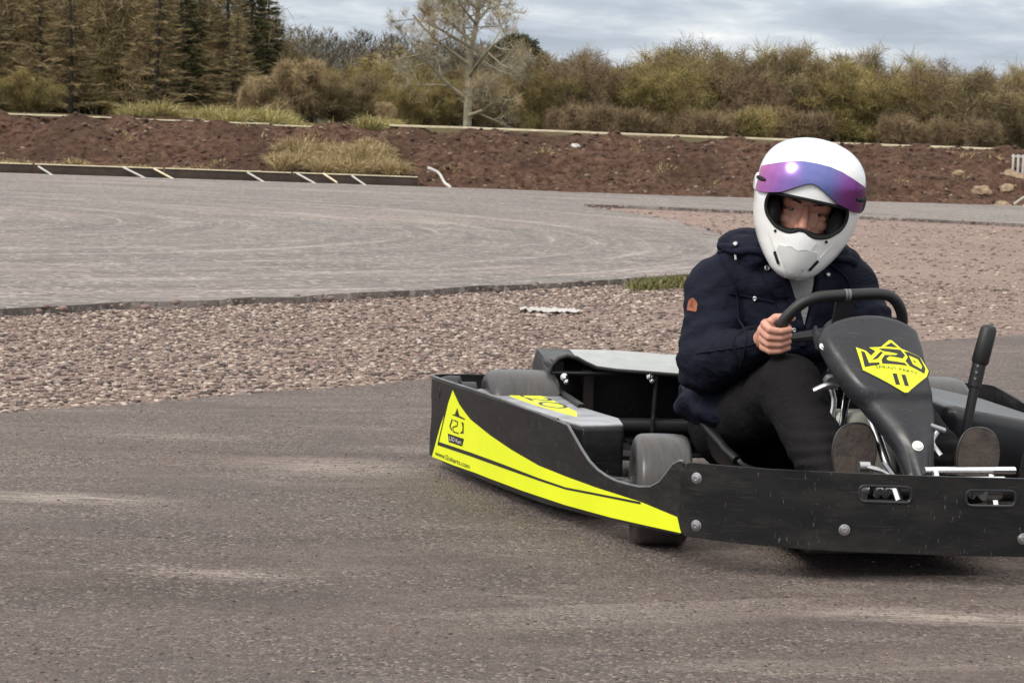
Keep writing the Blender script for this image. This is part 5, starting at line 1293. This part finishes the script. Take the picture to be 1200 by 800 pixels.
welt('hood_edge', [(-.135, .665), (-.09, .652), (-.045, .655), (-.02, .645)], .010, M['jacket'])
welt('hood_edge', [(.12, .665), (.16, .645), (.2, .64), (.225, .625)], .010, M['jacket'])
for x, z, r in ((-.012, .612, .0075), (-.038, .535, .006), (.055, .508, .0055), (.063, .46, .0055), (.148, .60, .006), (-.09, .668, .0065)):
    mb = MB(); p, q = lay((x, z), .003); mb.lathe([(0, r), (.003, r), (.004, r * .7), (.003, r * .45), (.003, .0005)], p, q, 14); mb.build('snap_button', M['steel'], jacket)
mb = MB(); p, q = lay((-.09, .652), .004); mb.tube([p, p + Vector((.002, -.004, -.02))], .003, 8); mb.build('drawcord', M['white'], jacket)
pp_ = [(q[0] + .0185, q[1]) for q in [(-.217, .498), (-.191, .497), (-.189, .515), (-.194, .525), (-.204, .531), (-.214, .523)]]
dsv = Vector((.45, 1, 0))
_l = lay
def lay_side(p, off=.003): return _l(p, off, Vector((.30, 1, 0)))
V, F = bend(fill2d([rounded(pp_, .003, 3)], list(np.arange(-.205, -.16, .006)), list(np.arange(.49, .535, .006))), lambda x, z: lay_side((x, z), 0), .002, .0028)
mb = MB(); mb.add(V, F); pt_ = mb.build('leather_patch', M['leather'], jacket, 40)
mb = MB()
for poly in ([(-.191, .506), (-.1805, .5055), (-.1815, .512), (-.1855, .521), (-.19, .513)],):
    V, F = bend(fill2d([poly]), lambda x, z: lay_side((x, z), 0), .0006, .0036); mb.add(V, F)
mb.build('patch_emblem', simple('dark_stamp', (.14, .035, .015), .6), pt_)
# cuff and bracelet
def ring(name, c, d, r, t, mat, parent):
    d = d.normalized(); a = d.orthogonal().normalized(); b_ = d.cross(a)
    mb = MB(); mb.tube([c + (a * math.cos(g) + b_ * math.sin(g)) * r for g in np.linspace(0, 6.2832, 33)[:-1]], t, 8, closed=True); return mb.build(name, mat, parent, 80)
ring('cuff', WRR.lerp(ELR, .10), WRR - ELR, .042, .012, M['jacket_dark'], jacket); ring('cuff', WRL.lerp(ELL, .08), WRL - ELL, .04, .012, M['jacket_dark'], jacket)
br_ = ring('bracelet', WRR.lerp(ELR, -.045), WRR - ELR, .031, .0032, M['chrome'], None); br_.parent = person; br_.location = -OFF
# --- trousers -------------------------------------------------------------------------------------
mb = MB()
capsule(mb, HIPR + Vector((.03, .02, 0)), HIPL, .12, .12, 24)
for a, b_, c in ((HIPR, KNR, ANR), (HIPL, KNL, ANL)):
    capsule(mb, a, b_, .098, .080, 26); capsule(mb, b_ + Vector((0, -.012, -.008)), c, .079, .062, 24); ball(mb, b_ + Vector((0, -.005, .0)), .081, 22)
    capsule(mb, c, c + (c - b_).normalized() * .02, .062, .06, 20)
tr = remeshed(mb, .0065, 6, .5)
def tfold(cop, no):
    d = .007 * vnoise(cop, (8, 8, 8), 4) + .003 * vnoise(cop, (22, 22, 22), 9)
    for b_ in (KNR, KNL):
        v = cop - np.array(b_) - np.array([0, .06, -.05]); r_ = np.linalg.norm(v, axis=1); d += .005 * np.exp(-(r_ / .12) ** 2) * np.sin(r_ * 150 + 3 * vnoise(cop, (7, 7, 7), 1))
    for c in (ANR, ANL):
        r_ = np.linalg.norm(cop - np.array(c), axis=1); d += .006 * np.exp(-(r_ / .11) ** 2) * np.sin(cop[:, 2] * 170 + cop[:, 1] * 60 + 3 * vnoise(cop, (9, 9, 9), 6))
    return d
displace(tr, tfold); tr.materials.append(M['trouser']); trou = pbuild('trousers', tr, None, 180)
# --- boots: soles towards the camera ------------------------------------------------------------------
def boot(an, heel, toe, side, nm):
    up_ = (toe - heel); L = up_.length; up_.normalize(); nrm = side.cross(up_).normalized()
    if nrm.y > 0: nrm = -nrm
    outl = [(-.032, .02), (-.036, .05), (-.033, .10), (-.040, .155), (-.047, .205), (-.043, .25), (-.028, .278), (0, .288), (.028, .280), (.045, .25), (.049, .205), (.042, .155), (.035, .10), (.037, .05), (.033, .02), (.02, .003), (0, -.002), (-.02, .003)]
    ol = [tuple(q) for q in catmull([(x * 1.04, y * L / .288) for x, y in outl], 5, True)]
    fn = lambda x, y: (heel + side * x + up_ * y + nrm * (.006 * math.sin(math.pi * min(1, max(0, y / L)))), nrm)
    V, F = bend(fill2d([ol], list(np.arange(-.05, .05, .01)), list(np.arange(0, L, .012))), fn, .022, 0)
    mb = MB(); mb.add(V, F)
    so_ = mb.build('boot_sole', M['sole'], person, 40); so_.location = -OFF
    ol2 = [(x * .88, y * .96 + .004) for x, y in ol]
    mb = MB(); P_ = [fn(x, y)[0] - nrm * .009 for x, y in ol]; cen_ = heel + up_ * (L * .5) - nrm * .009
    mb.tube([cen_ + (q - cen_) * 1.012 for q in P_], .0035, 6, closed=True); mb.build('welt', M['seat'], so_, 80)
    mb = MB(); bk = lambda x, y, z: heel + side * x + up_ * y - nrm * z
    ball(mb, bk(0, L * .80, .045), .036, 20); capsule(mb, bk(0, L * .78, .05), bk(0, L * .45, .062), .036, .046, 20); capsule(mb, bk(0, L * .45, .062), bk(0, L * .16, .055), .046, .038, 20)
    capsule(mb, bk(0, L * .2, .06), an, .046, .05, 20); capsule(mb, bk(0, L * .12, .042), bk(0, L * .88, .042), .03, .03, 18)
    me = remeshed(mb, .006, 4); me.materials.append(M['boot']); bt = put('boot', me, person, 180); bt.location = -OFF
boot(ANR, Vector((.022, -1.115, .045)), Vector((.034, -1.09, .292)), Vector((1, -.05, .05)).normalized(), 'right')
boot(ANL, Vector((.285, -1.165, .045)), Vector((.318, -1.145, .292)), Vector((1, .02, -.1)).normalized(), 'left')
